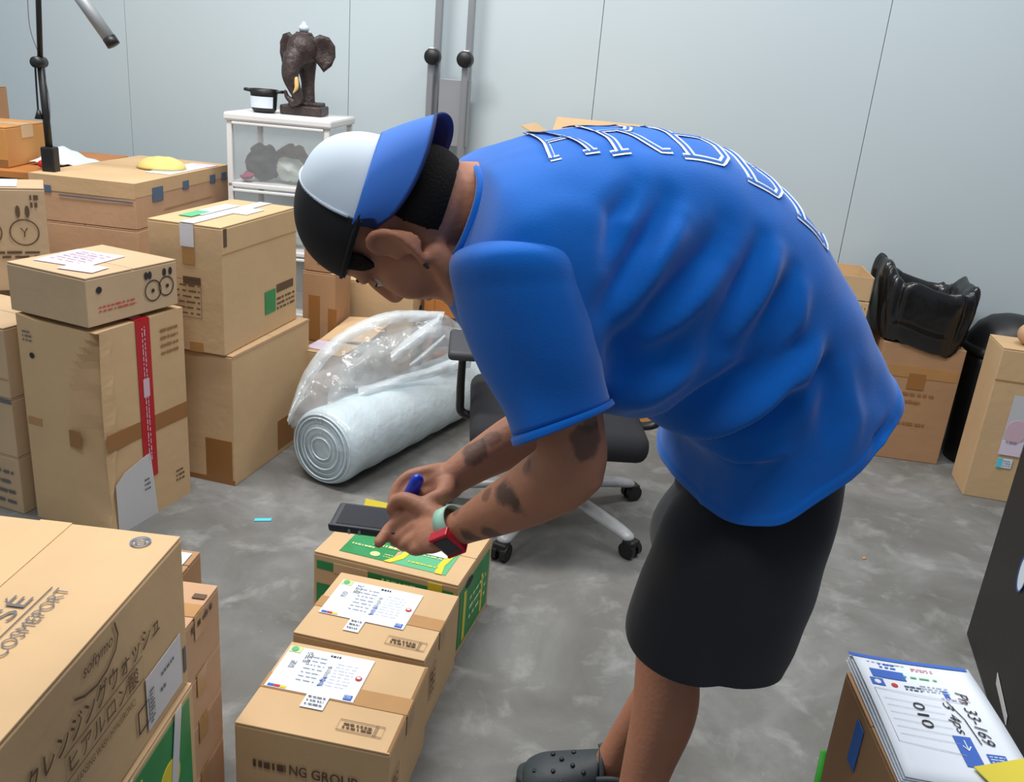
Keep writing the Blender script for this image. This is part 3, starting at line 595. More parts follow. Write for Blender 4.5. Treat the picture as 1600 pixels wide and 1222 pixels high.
EB = V((-1.03, 4.12, 1.211)); 
t = thing('elephant_statue', 'dark bronze elephant head bust with a tusk on the drawer unit', 'statue', EB, math.radians(0)); s3 = M['elephant']; t.scale = (1.08, 1.08, 1.12)
es = .34/.34
bm = bmesh.new(); add_box(bm, (0, .03, .018), (.17, .14, .036), .006); add_box(bm, (.01, .03, .042), (.13, .1, .014), .004)
bm_obj('plinth', bm, s3, t)
bm = bmesh.new()
add_tube(bm, [(.01, .03, .04), (.012, .035, .12), (.005, .03, .2)], [.034, .028, .045], flat=((0, 1, 0), .8))
add_ell(bm, (-.005, .01, .245), (.062, .07, .062)); add_ell(bm, (-.022, -.02, .215), (.042, .05, .05)); add_ell(bm, (0, .02, .275), (.045, .05, .035))
add_tube(bm, [(-.03, -.045, .205), (-.036, -.06, .15), (-.02, -.055, .1), (-.005, -.045, .06), (-.03, -.05, .045)], [.038, .034, .026, .018, .015])
add_tube(bm, [(-.03, -.05, .05), (-.05, -.05, .065), (-.058, -.05, .085)], [.014, .01, .008])
bm_obj('elephant_head', bm, s3, t) ; e_head = t.children[-1] if t.children else None
bmh = bmesh.new()
for o in list(COL.objects):
    if o.name.startswith('elephant_head') and o.parent == t: bmh.from_mesh(o.data); bpy.data.objects.remove(o)
me = remesh(bmh, .004, 4); link('elephant_head', me, s3, t, True)
for sx, w1 in ((1, 1), (-1, .72)):
    bm = bmesh.new(); pts = [(0, .04), (.03, .058), (.065, .05), (.088, .02), (.09, -.02), (.075, -.055), (.045, -.08), (.03, -.06), (.012, -.04), (0, -.02)]
    vs1 = [bm.verts.new((sx*(.035+q[0]*w1), .0+.35*abs(q[0]), .245+q[1])) for q in pts]; c1 = bm.verts.new((sx*(.035+.045*w1), .035, .24))
    for i in range(len(vs1)): bm.faces.new((vs1[i], vs1[(i+1) % len(vs1)], c1))
    bmesh.ops.subdivide_edges(bm, edges=bm.edges[:], cuts=2, use_grid_fill=True)
    o = bm_obj('ear', bm, s3, t, True); o.modifiers.new('s', 'SOLIDIFY').thickness = .011
tube('tusk', [(-.008, -.075, .135), (-.004, -.085, .105), (-.016, -.09, .085)], [.0095, .008, .002], M['ivory'], t, round_end=True)
lathe('headband', [(.0, 0), (.034, 0), (.036, .008), (.03, .016), (0, .016)], s3, t, 24, (0, .015, .29))
CUP = lathe('white_cup', [(0, 0), (.018, 0), (.024, .018), (.016, .024), (.01, .03), (.006, .04), (0, .041)], M['white_cloth'], None, 24, EB+V((0, .016, .3445))); tag(CUP, 'small white ornament on the elephant bust\'s head', 'ornament')
t = thing('cooking_pot', 'small black pot with a white label and two handles, left of the elephant bust', 'pot', (-1.19, 4.08, 1.211)); t.scale = (.95, .95, 1.3)
lathe('pot_body', [(0, 0), (.045, 0), (.055, .01), (.06, .055), (.064, .075), (.058, .075), (.054, .02), (0, .012)], M['black'], t, 36)
for s in (-1, 1): tube('handle', [(s*.058, -.016, .068), (s*.085, -.01, .07), (s*.085, .01, .07), (s*.058, .016, .068)], .005, M['black'], t, res=12)
bm = bmesh.new(); a0 = [(-.0605+.0, 0)]
rr = [[bm.verts.new(((.0595+.0035*z/.055)*math.sin(a)*1.03, -(.0595+.0035*z/.055)*math.cos(a)*1.03, .016+z)) for z in (0, .018, .036)] for a in [(-1+i/6)*.95 for i in range(13)]]
for i in range(12):
    for j in range(2): bm.faces.new((rr[i][j], rr[i+1][j], rr[i+1][j+1], rr[i][j+1]))
bm_obj('white_label', bm, M['paper_white'], t, True)

# ------------------------------------------------------------------ folded aluminium ladder against the wall
LO = V((-0.3794, 4.476, 1.068)); LO.z = 0; LO += wn*.10-wd_*.055
t = thing('step_ladder', 'grey aluminium telescopic ladder with black knobs leaning on the wall', 'ladder', LO, wyaw)
lu = .0
box('rail', (-.05, 0, .78), (.03, .035, 1.52), M['alu'], t, bev=.004); box('rail', (-.035, .03, 1.2), (.032, .03, 2.4), M['alu'], t, bev=.004)
box('rail', (.115, 0, .78), (.03, .035, 1.52), M['alu'], t, bev=.004); box('rail', (.118, .03, 1.2), (.03, .03, 2.4), M['alu'], t, bev=.004)
box('platform', (.065, .012, 1.26), (.15, .02, .3), M['alu_flat'], t, bev=.003)
for z in (.3, .6, .9): box('rung', (.04, .0, z), (.2, .03, .03), M['alu'], t, bev=.003)
for x in (-.04, .115): lathe('knob', [(0, -.03), (.03, -.03), (.036, -.02), (.036, .02), (.03, .03), (0, .03)], M['black'], t, 24, (x, -.02, 1.5), (math.pi/2, 0, 0))
for x in (-.05, .115): box('foot', (x, 0, .012), (.04, .05, .024), M['black'], t, bev=.004)

# ------------------------------------------------------------------ open carton behind the man's back on a shelf-high stack
def open_box(label, loc, yaw, w_, d, h, m, flap):
    t = thing('open_cardboard_box', label, 'box', loc, yaw); th = .005
    bm = bmesh.new(); add_box(bm, (w_/2, d/2, th/2), (w_, d, th)); add_box(bm, (w_/2, th/2, h/2), (w_, th, h)); add_box(bm, (w_/2, d-th/2, h/2), (w_, th, h))
    add_box(bm, (th/2, d/2, h/2), (th, d, h)); add_box(bm, (w_-th/2, d/2, h/2), (th, d, h)); bm_obj('carton_body', bm, m, t)
    for (s, ang, ln) in flap:
        R_ = Matrix.Rotation(ang, 3, 'Y') if s in 'LR' else Matrix.Rotation(ang, 3, 'X')
        if s == 'L': c, sz = V((0, d/2, h))+R_ @ V((-ln/2, 0, 0)), (ln, d, th)
        if s == 'R': c, sz = V((w_, d/2, h))+R_ @ V((ln/2, 0, 0)), (ln, d, th)
        if s == 'F': c, sz = V((w_/2, 0, h))+R_ @ V((0, -ln/2, 0)), (w_, ln, th)
        if s == 'B': c, sz = V((w_/2, d, h))+R_ @ V((0, ln/2, 0)), (w_, ln, th)
        box('flap', c, sz, m, t, rot=R_)
    return t
open_box('open cardboard box with raised flaps, just above the man\'s back', (.02, 3.9, .86), math.radians(-11), .4, .3, .36, M['card'], (('L', .45, .09), ('R', .1, .1), ('F', .2, .1), ('B', .6, .12)))
t, T, F_, Rt, Lf = carton('plain carton under the open box behind the man', (.0, 3.88, .43), math.radians(-11), .44, .34, .427, M['card'], 'x', None, seed=31)
t, T, F_, Rt, Lf = carton('plain carton on the floor at the bottom of the stack behind the man', (.0, 3.88, 0), math.radians(-11), .44, .34, .427, M['card'], 'x', None, seed=31)
t, T, F_, Rt, Lf = carton('tall orange-brown carton behind the man, its corner just over his back', (.575, 3.8, 0), math.radians(-11), .09, .2, 1.262, M['card_orange'], 'x', None, seed=32)

# ------------------------------------------------------------------ bubble wrap roll and its plastic bag
R0, R1 = V((-0.6609, 2.95, 0.125)), V((-0.3457, 3.558, 0.17))
axd = (R1-R0); axd.z = 0; axd.normalize(); R0.z = .145; R1 = R0+axd*.95
t = thing('bubble_wrap_roll', 'white roll of bubble wrap lying on the floor', 'roll')
bm = bmesh.new(); up = V((0, 0, 1)); sd = axd.cross(up); n = 72; rings = []
for k in range(60):
    f = k/59; r = .142*(1+.012*math.sin(f*40)+.01*noise.noise(V((f*9, 1, 0))))
    c = R0.lerp(R1, f)
    rings.append([c+(up*math.cos(a)+sd*math.sin(a))*r*(1+.012*noise.noise(V((math.cos(a)*2, math.sin(a)*2, f*6)))) for a in [2*math.pi*i/n for i in range(n)]])
rings[0] = [R0+(p_-R0)*.94 for p_ in rings[0]]; rings[0] = [p_-axd*.006 for p_ in rings[0]]
add_loft(bm, rings, True); bm_obj('roll_body', bm, M['bubble'], t, True)
for k, r in enumerate((.128, .112, .095, .078, .06, .043)):
    pts = [R0-axd*(.008+.004*(k % 2))+(up*math.cos(a)*(1+.05*math.sin(k))+sd*math.sin(a))*r for a in [2*math.pi*i/28 for i in range(29)]]
    tube('wound_layer', pts, .0035, M['bubble'], t, n=8, res=56)
t = thing('plastic_bag', 'clear crumpled plastic bag spread over the bubble wrap roll', 'bag')
def sheet(name, c00, c10, c01, c11, nu, nv, amp, seed, bulge, m):
    bm = bmesh.new(); c00, c10, c01, c11 = map(V, (c00, c10, c01, c11)); nrm = ((c10-c00).cross(c01-c00)).normalized(); g = []
    for i in range(nu+1):
        row = []
        for j in range(nv+1):
            a, b = i/nu, j/nv; p_ = c00*(1-a)*(1-b)+c10*a*(1-b)+c01*(1-a)*b+c11*a*b
            q = V((a*5, b*5, seed)); d = noise.noise(q)*1.1+abs(noise.noise(q*2.3+V((3, 3, 0))))*.9+noise.ridged_multi_fractal(q*.8, .9, 2.0, 4, 1.0, 2.0)*.35
            p_ = p_+nrm*(amp*d+bulge*math.sin(math.pi*a)*math.sin(math.pi*min(1, b*1.0)))
            edge = amp*1.3*noise.noise(V((a*7, b*7, seed+9))); p_ += (c10-c00).normalized()*edge*(1 if a in (0, 1) else .3)+(c01-c00).normalized()*edge*(1 if b in (0, 1) else .3)
            row.append(bm.verts.new(p_))
        g.append(row)
    for i in range(nu):
        for j in range(nv): bm.faces.new((g[i][j], g[i+1][j], g[i+1][j+1], g[i][j+1]))
    return bm_obj(name, bm, m, t, True)
def drape(name, low, high, nu, nv, amp, seed, bulge, m):
    lo, hi = catmull([tuple(q) for q in low], nu+1), catmull([tuple(q) for q in high], nu+1); bm = bmesh.new(); g = []
    for i in range(nu+1):
        a, c = V(lo[i]), V(hi[i]); row = []
        for j in range(nv+1):
            f = j/nv; p_ = a.lerp(c, f)+V((.05, -.5, .35))*bulge*math.sin(math.pi*f)
            q = p_*7+V((seed, 0, 0)); d = noise.noise(q)+abs(noise.noise(q*2.2))*.8+noise.ridged_multi_fractal(q*.7, .9, 2.0, 4, 1.0, 2.0)*.3
            row.append(bm.verts.new(p_+V((.1, -.8, .5))*amp*(d-.5)))
        g.append(row)
    for i in range(nu):
        for j in range(nv): bm.faces.new((g[i][j], g[i+1][j], g[i+1][j+1], g[i][j+1]))
    return bm_obj(name, bm, m, t, True)
M['film2'] = m_film('milky_folded_film', srgb(214, 224, 230), .6, .1)
lowc = [(-0.7824, 2.97, 0.2055), (-0.6757, 3.06, 0.2604), (-0.5602, 3.2, 0.2805), (-0.4346, 3.35, 0.281), (-0.3208, 3.48, 0.2739), (-0.1843, 3.6, 0.277)]
drape('film_layer', lowc, [(-0.8103, 3.05, 0.2415), (-0.7691, 3.25, 0.3792), (-0.6529, 3.4, 0.4697), (-0.4919, 3.5, 0.5204), (-0.3195, 3.6, 0.5038), (-0.1798, 3.7, 0.3896)], 90, 50, .03, 1, .10, M['film'])
drape('film_layer', lowc[1:], [(-0.7049, 3.3, 0.2896), (-0.6258, 3.4, 0.3977), (-0.4817, 3.45, 0.4495), (-0.3654, 3.55, 0.4721), (-0.1892, 3.65, 0.4178)], 80, 40, .04, 5, .03, M['film'])
drape('film_fold', [(-0.7919, 2.98, 0.208), (-0.7332, 3.1, 0.3564), (-0.6232, 3.25, 0.4696), (-0.4762, 3.4, 0.5041), (-0.3128, 3.55, 0.4769)], [(-0.8042, 3, 0.2239), (-0.7693, 3.15, 0.3864), (-0.6461, 3.3, 0.504), (-0.4851, 3.45, 0.5397), (-0.3065, 3.6, 0.5104)], 90, 10, .02, 9, .03, M['film2'])
drape('film_fold', [(-0.4618, 3.2, 0.4109), (-0.3904, 3.25, 0.4526), (-0.318, 3.35, 0.4936)], [(-0.4753, 3.25, 0.432), (-0.411, 3.3, 0.4869), (-0.3062, 3.45, 0.5453)], 60, 12, .02, 3, .03, M['film2'])
drape('film_fold', [(-0.5695, 3.12, 0.2833), (-0.4457, 3.25, 0.2994), (-0.3113, 3.38, 0.3037), (-0.1801, 3.5, 0.3248)], [(-0.585, 3.2, 0.2939), (-0.454, 3.3, 0.3181), (-0.3176, 3.42, 0.3386), (-0.1741, 3.55, 0.379)], 70, 10, .018, 6, .03, M['film2'])
drape('film_fold', [(-0.3992, 3.25, 0.3744), (-0.345, 3.3, 0.4021), (-0.2928, 3.38, 0.4343)], [(-0.4037, 3.28, 0.3823), (-0.3426, 3.33, 0.4321), (-0.282, 3.4, 0.477)], 40, 8, .012, 8, .02, M['film2'])

# ------------------------------------------------------------------ office chair
CX, CY = .16, 2.87
t = thing('office_chair', 'black swivel office chair with silver star base behind the man\'s arms', 'chair', (CX, CY, 0), math.radians(4))
for k in range(5):
    a = math.radians(-46+72*k); dx, dy = math.cos(a), math.sin(a)
    o = tube('base_leg', [(dx*.03, dy*.03, .115), (dx*.15, dy*.15, .105), (dx*.29, dy*.29, .082), (dx*.35, dy*.35, .068)], [.028, .03, .03, .026], M['silver'], t, flat=((0, 0, 1), .6), round_end=True)
    cx, cy = dx*.37, dy*.37; cb = bmesh.new()
    for s in (-1, 1):
        rr = Matrix.Rotation(a, 3, 'Z')
        q = bmesh.ops.create_cone(cb, cap_ends=True, segments=24, radius1=.029, radius2=.029, depth=.02)
        for v in q['verts']: v.co = rr @ (Matrix.Rotation(math.pi/2, 3, 'X') @ v.co+V((0, s*.017, 0)))+V((cx, cy, .029))
    add_box(cb, (cx, cy, .048), (.045, .05, .03), .008, Matrix.Rotation(a, 3, 'Z')); bm_obj('caster', cb, M['black'], t)
tube('gas_column', [(0, 0, .09), (0, 0, .27)], .028, M['black'], t); tube('gas_column', [(0, 0, .26), (0, 0, .38)], .018, M['black'], t); box('mechanism', (0, 0, .385), (.2, .2, .04), M['black'], t, bev=.008)
bm = bmesh.new(); add_box(bm, (-.02, -.10, .43), (.56, .5, .09), .04, seg=4)
for v in bm.verts: v.co.z += -.03*max(0, (-v.co.y-.19)/.16)**2+.0*v.co.x
bm_obj('seat', bm, M['black_soft'], t, True)
bm = bmesh.new(); add_box(bm, (0, .18, .78), (.46, .06, .52), .028, seg=4)
for v in bm.verts: v.co.y += .06*((v.co.x/.23)**2)*-.6+.08*(v.co.z-.5)
bm_obj('backrest', bm, M['black_soft'], t, True)
for s in (-1, 1):
    tube('arm_post', [(s*.22, -.08, .39), (s*.32, -.08, .4), (s*.335, -.08, .46), (s*.335, -.08, .625)], [.018, .02, .02, .017], M['black'], t, flat=((1, 0, 0), .7), res=24)
    bm = bmesh.new(); add_box(bm, (s*.335, -.09, .64), (.095, .26, .032), .014, seg=3); bm_obj('arm_pad', bm, M['grey_pad'], t, True)

# ------------------------------------------------------------------ waste boxes on the right
def bag_on_box(label, loc, yaw, w_, d, h, m, bag_h, low, prints=True):
    t, T, F_, Rt, Lf = carton(label, loc, yaw, w_, d, h, m, 'x', None, flaps=False, name='waste_box')
    if prints:
        F_.quad('clear_tape', .01, h-.15, w_-.01, h-.1, M['tape'], .6); F_.quad('tape_patch', .13, h-.2, .2, h-.13, M['tape_dark'], 1)
        for k, (z, x1) in enumerate(((.3, .25), (.265, .2), (.235, .12), (.205, .12), (.165, .24))): F_.marks('printed_text', .06, z, x1, z+.014, M['tape_dark'], 1, 9, 1, .9, seed=k)
    return t
BT = bag_on_box('waste carton lined with a black bag, beside the wall on the right', (1.56, 3.70, 0), math.radians(-8), .335, .29, .53, M['card_dark'], .2, .1)
def liner(name, c, w_, d, z_low, z_top, tilt, seed, inner=.12):
    """bin liner: outer skirt folded over the rim, bunched rim, hollow inside"""
    bm = bmesh.new(); n = 96; rings = []
    prof = [(1.03, z_low, .0), (1.08, z_low+.04, .018), (1.16, (z_low+z_top)/2, .035), (1.18, z_top-.04, .04), (1.10, z_top, .035), (.95, z_top-.01, .02), (.86, z_top-.05, .03), (.74, z_top-.14, .035), (.6, z_top-.26, .03)]
    prof = catmull(prof, 34)
    for s, z, wv in prof:
        rg = []
        for i in range(n):
            a = 2*math.pi*i/n; ct, st = math.cos(a), math.sin(a); e = 2/5
            x = abs(ct)**e*math.copysign(1, ct)*w_/2; y = abs(st)**e*math.copysign(1, st)*d/2
            nn = noise.noise(V((ct*3, st*3, seed+z*3)))+.6*noise.noise(V((ct*8, st*8, seed+z*9)))+.5*abs(noise.noise(V((ct*12, st*12, seed))))
            k = s+nn*wv*3.0
            zz_ = z+nn*.02*(1 if z > z_low+.03 else .6)+tilt*x+(.03*math.sin(a*2+seed) if z > z_low+.1 else 0)
            rg.append(V(c)+V((x*k, y*k, zz_)))
        rings.append(rg)
    add_loft(bm, rings, False); bm.faces.new([v for v in bm.verts][-n:])
    return bm_obj(name, bm, M['bag'], None, True)
o = liner('bin_liner', (0, 0, 0), .325, .30, .47, .75, -.2, 2); o.parent = BT; o.location = (.145, .145, .04); o['label'] = 'glossy black liner folded over the rim'
B2 = bag_on_box('smaller waste carton with black liner, half hidden behind the man\'s back', (1.20, 3.78, 0), math.radians(-8), .28, .28, .68, M['card'], .1, .1, False)
o = liner('bin_liner', (0, 0, 0), .25, .25, .66, .72, -.1, 5); o.parent = B2; o.location = (.14, .14, -.03)
BT2 = B2
for q in (0, 1): box('upright_flap', (.14, .002+q*.276, .73), (.27, .004, .1), M['card'], B2)
box('upright_flap', (.278, .14, .73), (.004, .27, .1), M['card'], B2)
t = thing('round_bin', 'round black bin with a domed lid and a cyan sticker, right of the bagged carton', 'bin', (2.11, 3.75, 0))
lathe('bin_body', [(0, 0), (.135, 0), (.14, .01), (.165, .46), (.17, .5), (0, .5)], M['black'], t, 48)
lathe('lid_rim', [(0, .5), (.178, .5), (.18, .52), (.172, .54), (0, .54)], M['black'], t, 48); lathe('dome_lid', [(.172, .535), (.165, .57), (.14, .62), (.1, .655), (.05, .672), (0, .675)], M['black'], t, 48, cap=False)
bm = bmesh.new(); g = []
for i in range(9):
    row = []
    for j in range(7):
        a = math.radians(-100+i*9); f = .15+j/6*.6; rr_ = .176*math.cos(f); zz_ = .535+.145*math.sin(f)
        row.append(bm.verts.new((rr_*math.cos(a), rr_*math.sin(a), zz_)))
    g.append(row)
for i in range(8):
    for j in range(6): bm.faces.new((g[i][j], g[i+1][j], g[i+1][j+1], g[i][j+1]))
bm_obj('cyan_sticker', bm, M['cyan'], t, True)
t, T, F_, Rt, Lf = carton('tall narrow carton with a white label and small blue sticker at the right edge', (1.872, 3.355, 0), math.radians(-12), .26, .21, .63, M['card'], 'x', None, seed=41)
F_.quad('white_label', .085, .215, .175, .45, M['paper_grey'], 2); F_.circle('pink_seal', .125, .3, .038, M['pink_print'], k=3, ry=.05); F_.quad('pink_label', .085, .2, .165, .26, M['paper_pink'], 2.5); F_.marks('label_print', .1, .25, .14, .262, M['ink_grey'], 2, 3, 4, .4)
F_.quad('blue_sticker', .09, .145, .145, .185, M['paper_white'], 2); F_.quad('blue_sticker', .09, .145, .108, .185, M['cyan'], 3); F_.marks('label_print', .112, .15, .14, .18, M['ink_blue'], 3, 3, 3, .3)
F_.quad('tape_strip', 0, .5, .26, .505, M['tape'], 1)
bm = bmesh.new(); add_ell(bm, (0, 0, .045), (.05, .05, .045)); add_tube(bm, [(0, 0, .08), (0, 0, .1)], .012)
o = bm_obj('beige_pouch', bm, M['card_pink'], None, True, (2.0, 3.42, .632)); tag(o, 'rounded beige pouch lying on the tall narrow carton', 'pouch')

# ------------------------------------------------------------------ black cabinet at the right edge
t = thing('black_cabinet', 'large black cabinet standing at the right edge', 'cabinet', (1.432, 2.336, 0), math.radians(-105))
# local x runs from the far corner toward the camera; local y to the right
box('side_panel', (.36, .011, .4), (.72, .022, .8), M['black_wood'], t, bev=.003); box('side_panel', (.36, .589, .4), (.72, .022, .8), M['black_wood'], t, bev=.003)
box('back_panel', (.011, .3, .4), (.02, .556, .8), M['black_wood'], t); box('front_door', (.709, .3, .4), (.02, .55, .76), M['black_wood'], t, bev=.002); box('top_board', (.36, .3, .812), (.74, .62, .022), M['black_wood'], t, bev=.003); box('base_board', (.36, .3, .03), (.68, .556, .02), M['black_wood'], t)
Fk = Face(t, (0, 0, 0), (1, 0, 0), (0, 0, 1), (0, -1, 0))
Fk.quad('scuffed_tape', 0, 0, 0, 0, M['paper_grey'], 2, pts=[(.34, .10), (.355, .075), (.50, .055), (.49, .075)])
Fk.circle('white_sticker', .30, .38, .03, M['paper_white'], k=2, ry=.05); Fk.circle('white_sticker', .30, .38, .032, M['blue_print'], .004, k=3, ry=.052)

# ------------------------------------------------------------------ carton with shipping papers, right foreground
PB = (.665, 1.13, 0)
t, T, F_, Rt, Lf = carton('carton carrying shipping papers in the right foreground', PB, math.radians(-2), .238, .3, .475, M['card_dark'], 'x', None, seed=50)
Lf.quad('blue_sticker', .1, .36, .135, .45, M['blue_cap'], 2); 
t = thing('shipping_papers', 'stack of shipping documents with blue top edge in a clear sleeve, right foreground', 'paper', (.668, 1.145, .478), math.radians(-3))
for k in range(4):
    bm = bmesh.new(); n = 10; g = [[bm.verts.new((i/n*.222+.002*k, j/n*.318, .0015+k*.0022+.008*(1-i/n)**3*(k/3)+.006*math.sin(j/n*2.6)*(k/3))) for j in range(n+1)] for i in range(n+1)]
    for i in range(n):
        for j in range(n): bm.faces.new((g[i][j], g[i+1][j], g[i+1][j+1], g[i][j+1]))
    o = bm_obj('sheet', bm, M['paper'], t, True); o.modifiers.new('s', 'SOLIDIFY').thickness = .001
def pz(a, b): return .0015+.0066+.008*(1-min(1, max(0, a/.222)))**3+.006*math.sin(b/.318*2.6)+.0012
class Sheet(Face):
    def at(s, a, b, k=1): return V((a, b, pz(a, b)+.0005*k))
S_ = Sheet(t, (0, 0, 0), (1, 0, 0), (0, 1, 0), (0, 0, 1), .0005)
for i in range(6): S_.quad('blue_edge', i*.222/6, .308, (i+1)*.222/6, .318, M['blue_print'], 1)
S_.quad('blue_block', .028, .25, .09, .275, M['blue_print'], 1); S_.quad('blue_block', .02, .225, .044, .246, M['blue_print'], 1); S_.circle('printed_mark', .032, .235, .006, M['paper_white'], k=2)
S_.marks('printed_text', .05, .28, .08, .3, M['blue_print'], 2, 3, 1, .5); S_.marks('printed_text', .11, .285, .15, .296, M['red_print'], 2, 5, 1, .4); S_.marks('printed_text', .03, .295, .1, .3, M['ink_pale'], 1, 8, 1, .5)
S_.circle('red_mark', .062, .232, .006, M['red_print'], k=1); S_.marks('printed_text', .08, .222, .11, .238, M['ink_blue'], 2, 4, 1, .6); S_.marks('printed_text', .11, .225, .16, .245, M['ink_pale'], 3, 6, 1, .4); S_.marks('printed_text', .085, .262, .15, .268, M['teal_print'], 1, 4, 1, .9)
S_.stroke('printed_line', [(.02, .215), (.175, .205)], .0012, M['ink_pale'], 1); S_.stroke('printed_line', [(.02, .215), (.022, .08), (.13, .07)], .0012, M['ink_pale'], 1)
for j in range(6): S_.stroke('printed_line', [(.03, .19-j*.018), (.13, .186-j*.018)], .0008, M['ink_pale'], 1)
S_.marks('printed_text', .14, .21, .19, .215, M['pink_print'], 1, 6, 1, .9)
S_.text('0', .078, .17, .098, .19, M['ink'], rot=3, k=2); S_.text('1', .078, .155, .098, .16, M['ink'], rot=3, k=2); S_.text('0', .078, .125, .098, .145, M['ink'], rot=3, k=2); S_.text('3 4ps', .13, .12, .152, .2, M['ink'], rot=3, k=2, shear=.3); S_.text('Pn 33-169', .17, .1, .19, .235, M['ink'], rot=3, k=2, shear=.3); S_.stroke('handwriting', [(.145, .205), (.16, .16), (.166, .1)], .002, M['ink'], 2)
S_.quad('blue_block', .122, .045, .152, .115, M['blue_print'], 1); S_.text('↓', .13, .08, .145, .105, M['paper_white'], k=3); S_.quad('blue_pill', .148, .214, .157, .235, M['blue_print'], 1)
S_.quad('blue_block', .165, .05, .196, .08, M['blue_print'], 1); S_.marks('printed_text', .168, .053, .193, .077, M['paper_white'], 4, 3, 2, .4)
o = box('yellow_note', (0, 0, 0), (.1, .06, .002), M['yellow_print'], None); o.location = (.855, 1.165, .4945); o.rotation_euler = (0, 0, .3); tag(o, 'yellow note at the bottom right corner of the papers', 'note')
t = thing('snack_bag', 'plastic bag with green handle hanging left of the paper carton', 'bag', (.61, 1.25, 0))
tube('green_handle', [(.0, .05, .40), (-.012, .02, .36), (-.02, 0, .28), (-.01, -.02, .2), (.01, -.02, .1)], .006, M['pad_green'], t, flat=((0, 1, 0), .4))
bm = bmesh.new(); add_ell(bm, (.008, -.02, .17), (.036, .085, .17), seg=32, rings_=24)
for v in bm.verts: v.co += V((noise.noise(v.co*30), noise.noise(v.co*28+V((2, 0, 0))), 0))*.008
bm_obj('bag_body', bm, M['clear'], t, True)
bm = bmesh.new(); add_ell(bm, (.02, -.05, .2), (.016, .03, .03)); bm_obj('yellow_packet', bm, M['yellow_print'], t, True); bm = bmesh.new(); add_ell(bm, (.02, .0, .28), (.012, .014, .02)); bm_obj('red_packet', bm, M['red_print'], t, True); bm = bmesh.new(); add_ell(bm, (.02, -.015, .25), (.012, .014, .02)); bm_obj('blue_packet', bm, M['blue_cap'], t, True)

# scraps on the floor
for nm, lab, p_, s, m in (('plastic_scrap', 'cyan scrap of plastic on the floor left of the fruit carton', (-0.7931, 2.648, 0.002), (.055, .018, .003), 'cyan'), ('plastic_scrap', 'tiny orange scrap on the floor right of the shorts', (1.261, 2.746, 0.002), (.012, .01, .003), 'card_orange')):
    bm = bmesh.new(); add_box(bm, (0, 0, 0), s, .001); bmesh.ops.subdivide_edges(bm, edges=bm.edges[:], cuts=1)
    for v in bm.verts: v.co.y += .004*math.sin(v.co.x*90)
    tag(bm_obj(nm, bm, M[m], None, False, p_, (0, 0, .1)), lab, 'scrap')
# ------------------------------------------------------------------ the man
man = thing('person', 'man in blue T-shirt, dark shorts and backwards cap bending over the boxes', 'person', (.2, 1.4, 0))
man.location = (0, 0, 0)
LAT = V((0, 0.9397, -0.342)); axv = V((.95, .312, 0)).normalized(); LAT = V((axv.y, -axv.x, 0))       # body axis (head to hips) and sideways (toward his left)
HC = V((-0.1925, 1.153, 1.306))
f0, r0, fwd0 = V((-0.9153, -0.1304, -0.3582)), V((0, 0.9397, -0.342)), None
h_up = V((-0.9725, -0.114, 0.2714)).normalized(); fw = V((-0.2161, 0.25, -1.126)); h_fw = (fw-h_up*fw.dot(h_up)).normalized(); h_lf = h_up.cross(h_fw).normalized()
HM = Matrix((h_fw, h_lf, h_up)).transposed()     # head frame: x forward, y his left, z crown
def hd(x, y, z): return HC+HM @ V((x, y, z))
HF = HC-h_up*.031
def hf(x, y, z): return HF+HM @ V((x, y, z))

bm = bmesh.new()
# trunk and neck inside the shirt
hip_c = V((0.4338, 1.359, 0.9577))
add_tube(bm, [V((0.3944, 1.346, 1.015)), V((0.3365, 1.327, 1.123)), V((0.2267, 1.291, 1.232)), V((0.1148, 1.254, 1.284)), V((0.0227, 1.224, 1.308))], [.11, .12, .13, .13, .09], n=24, flat=(tuple(LAT), 1.15))
add_tube(bm, [V((0.0319, 1.227, 1.304)), V((-0.038, 1.204, 1.316)), V((-0.0881, 1.187, 1.317)), hd(-.025, 0, -.045)], [.075, .062, .06, .06], n=24)
# head
add_ell(bm, hd(-.004, 0, .016), (.084, .072, .078), HM, 32, 24); add_ell(bm, hf(.032, 0, -.03), (.062, .062, .075), HM, 32, 24)
add_ell(bm, hf(.035, 0, -.078), (.05, .05, .036), HM); add_ell(bm, hf(.07, 0, -.098), (.022, .024, .018), HM); add_ell(bm, hf(-.03, 0, -.02), (.07, .062, .06), HM)
for s in (-1, 1):
    add_ell(bm, hf(.055, s*.036, -.032), (.028, .026, .034), HM); add_ell(bm, hf(.068, s*.026, .022), (.018, .030, .011), HM); add_ell(bm, hf(.040, s*.014, .042), (.046, .046, .040), HM)
    add_tube(bm, [hf(.0, s*.056, -.05), hf(.03, s*.05, -.085), hf(.065, s*.022, -.1)], [.018, .018, .016])
    # ear: helix, lobe and inner plate
    ear = [(.012, .074, -.002), (.014, .080, .018), (.002, .086, .031), (-.014, .088, .024), (-.019, .087, .003), (-.009, .083, -.020), (.004, .077, -.038), (.012, .072, -.042)]
    add_tube(bm, [hf(x, s*y, z) for x, y, z in ear], [.004, .0045, .0052, .0055, .0055, .005, .0065, .004], n=10, res=40)
    add_ell(bm, hf(-.005, s*.076, -.001), (.0185, .006, .034), HM @ Matrix.Rotation(.3, 3, 'Y')); add_ell(bm, hf(.011, s*.073, -.008), (.008, .008, .009), HM)
add_tube(bm, [hf(.083, 0, .022), hf(.097, 0, .0), hf(.103, 0, -.024)], [.010, .010, .013], n=12); add_ell(bm, hf(.092, .012, -.03), (.012, .008, .008), HM); add_ell(bm, hf(.092, -.012, -.03), (.012, .008, .008), HM)
add_ell(bm, hf(.084, 0, -.055), (.013, .024, .006), HM); add_ell(bm, hf(.082, 0, -.067), (.012, .021, .007), HM)
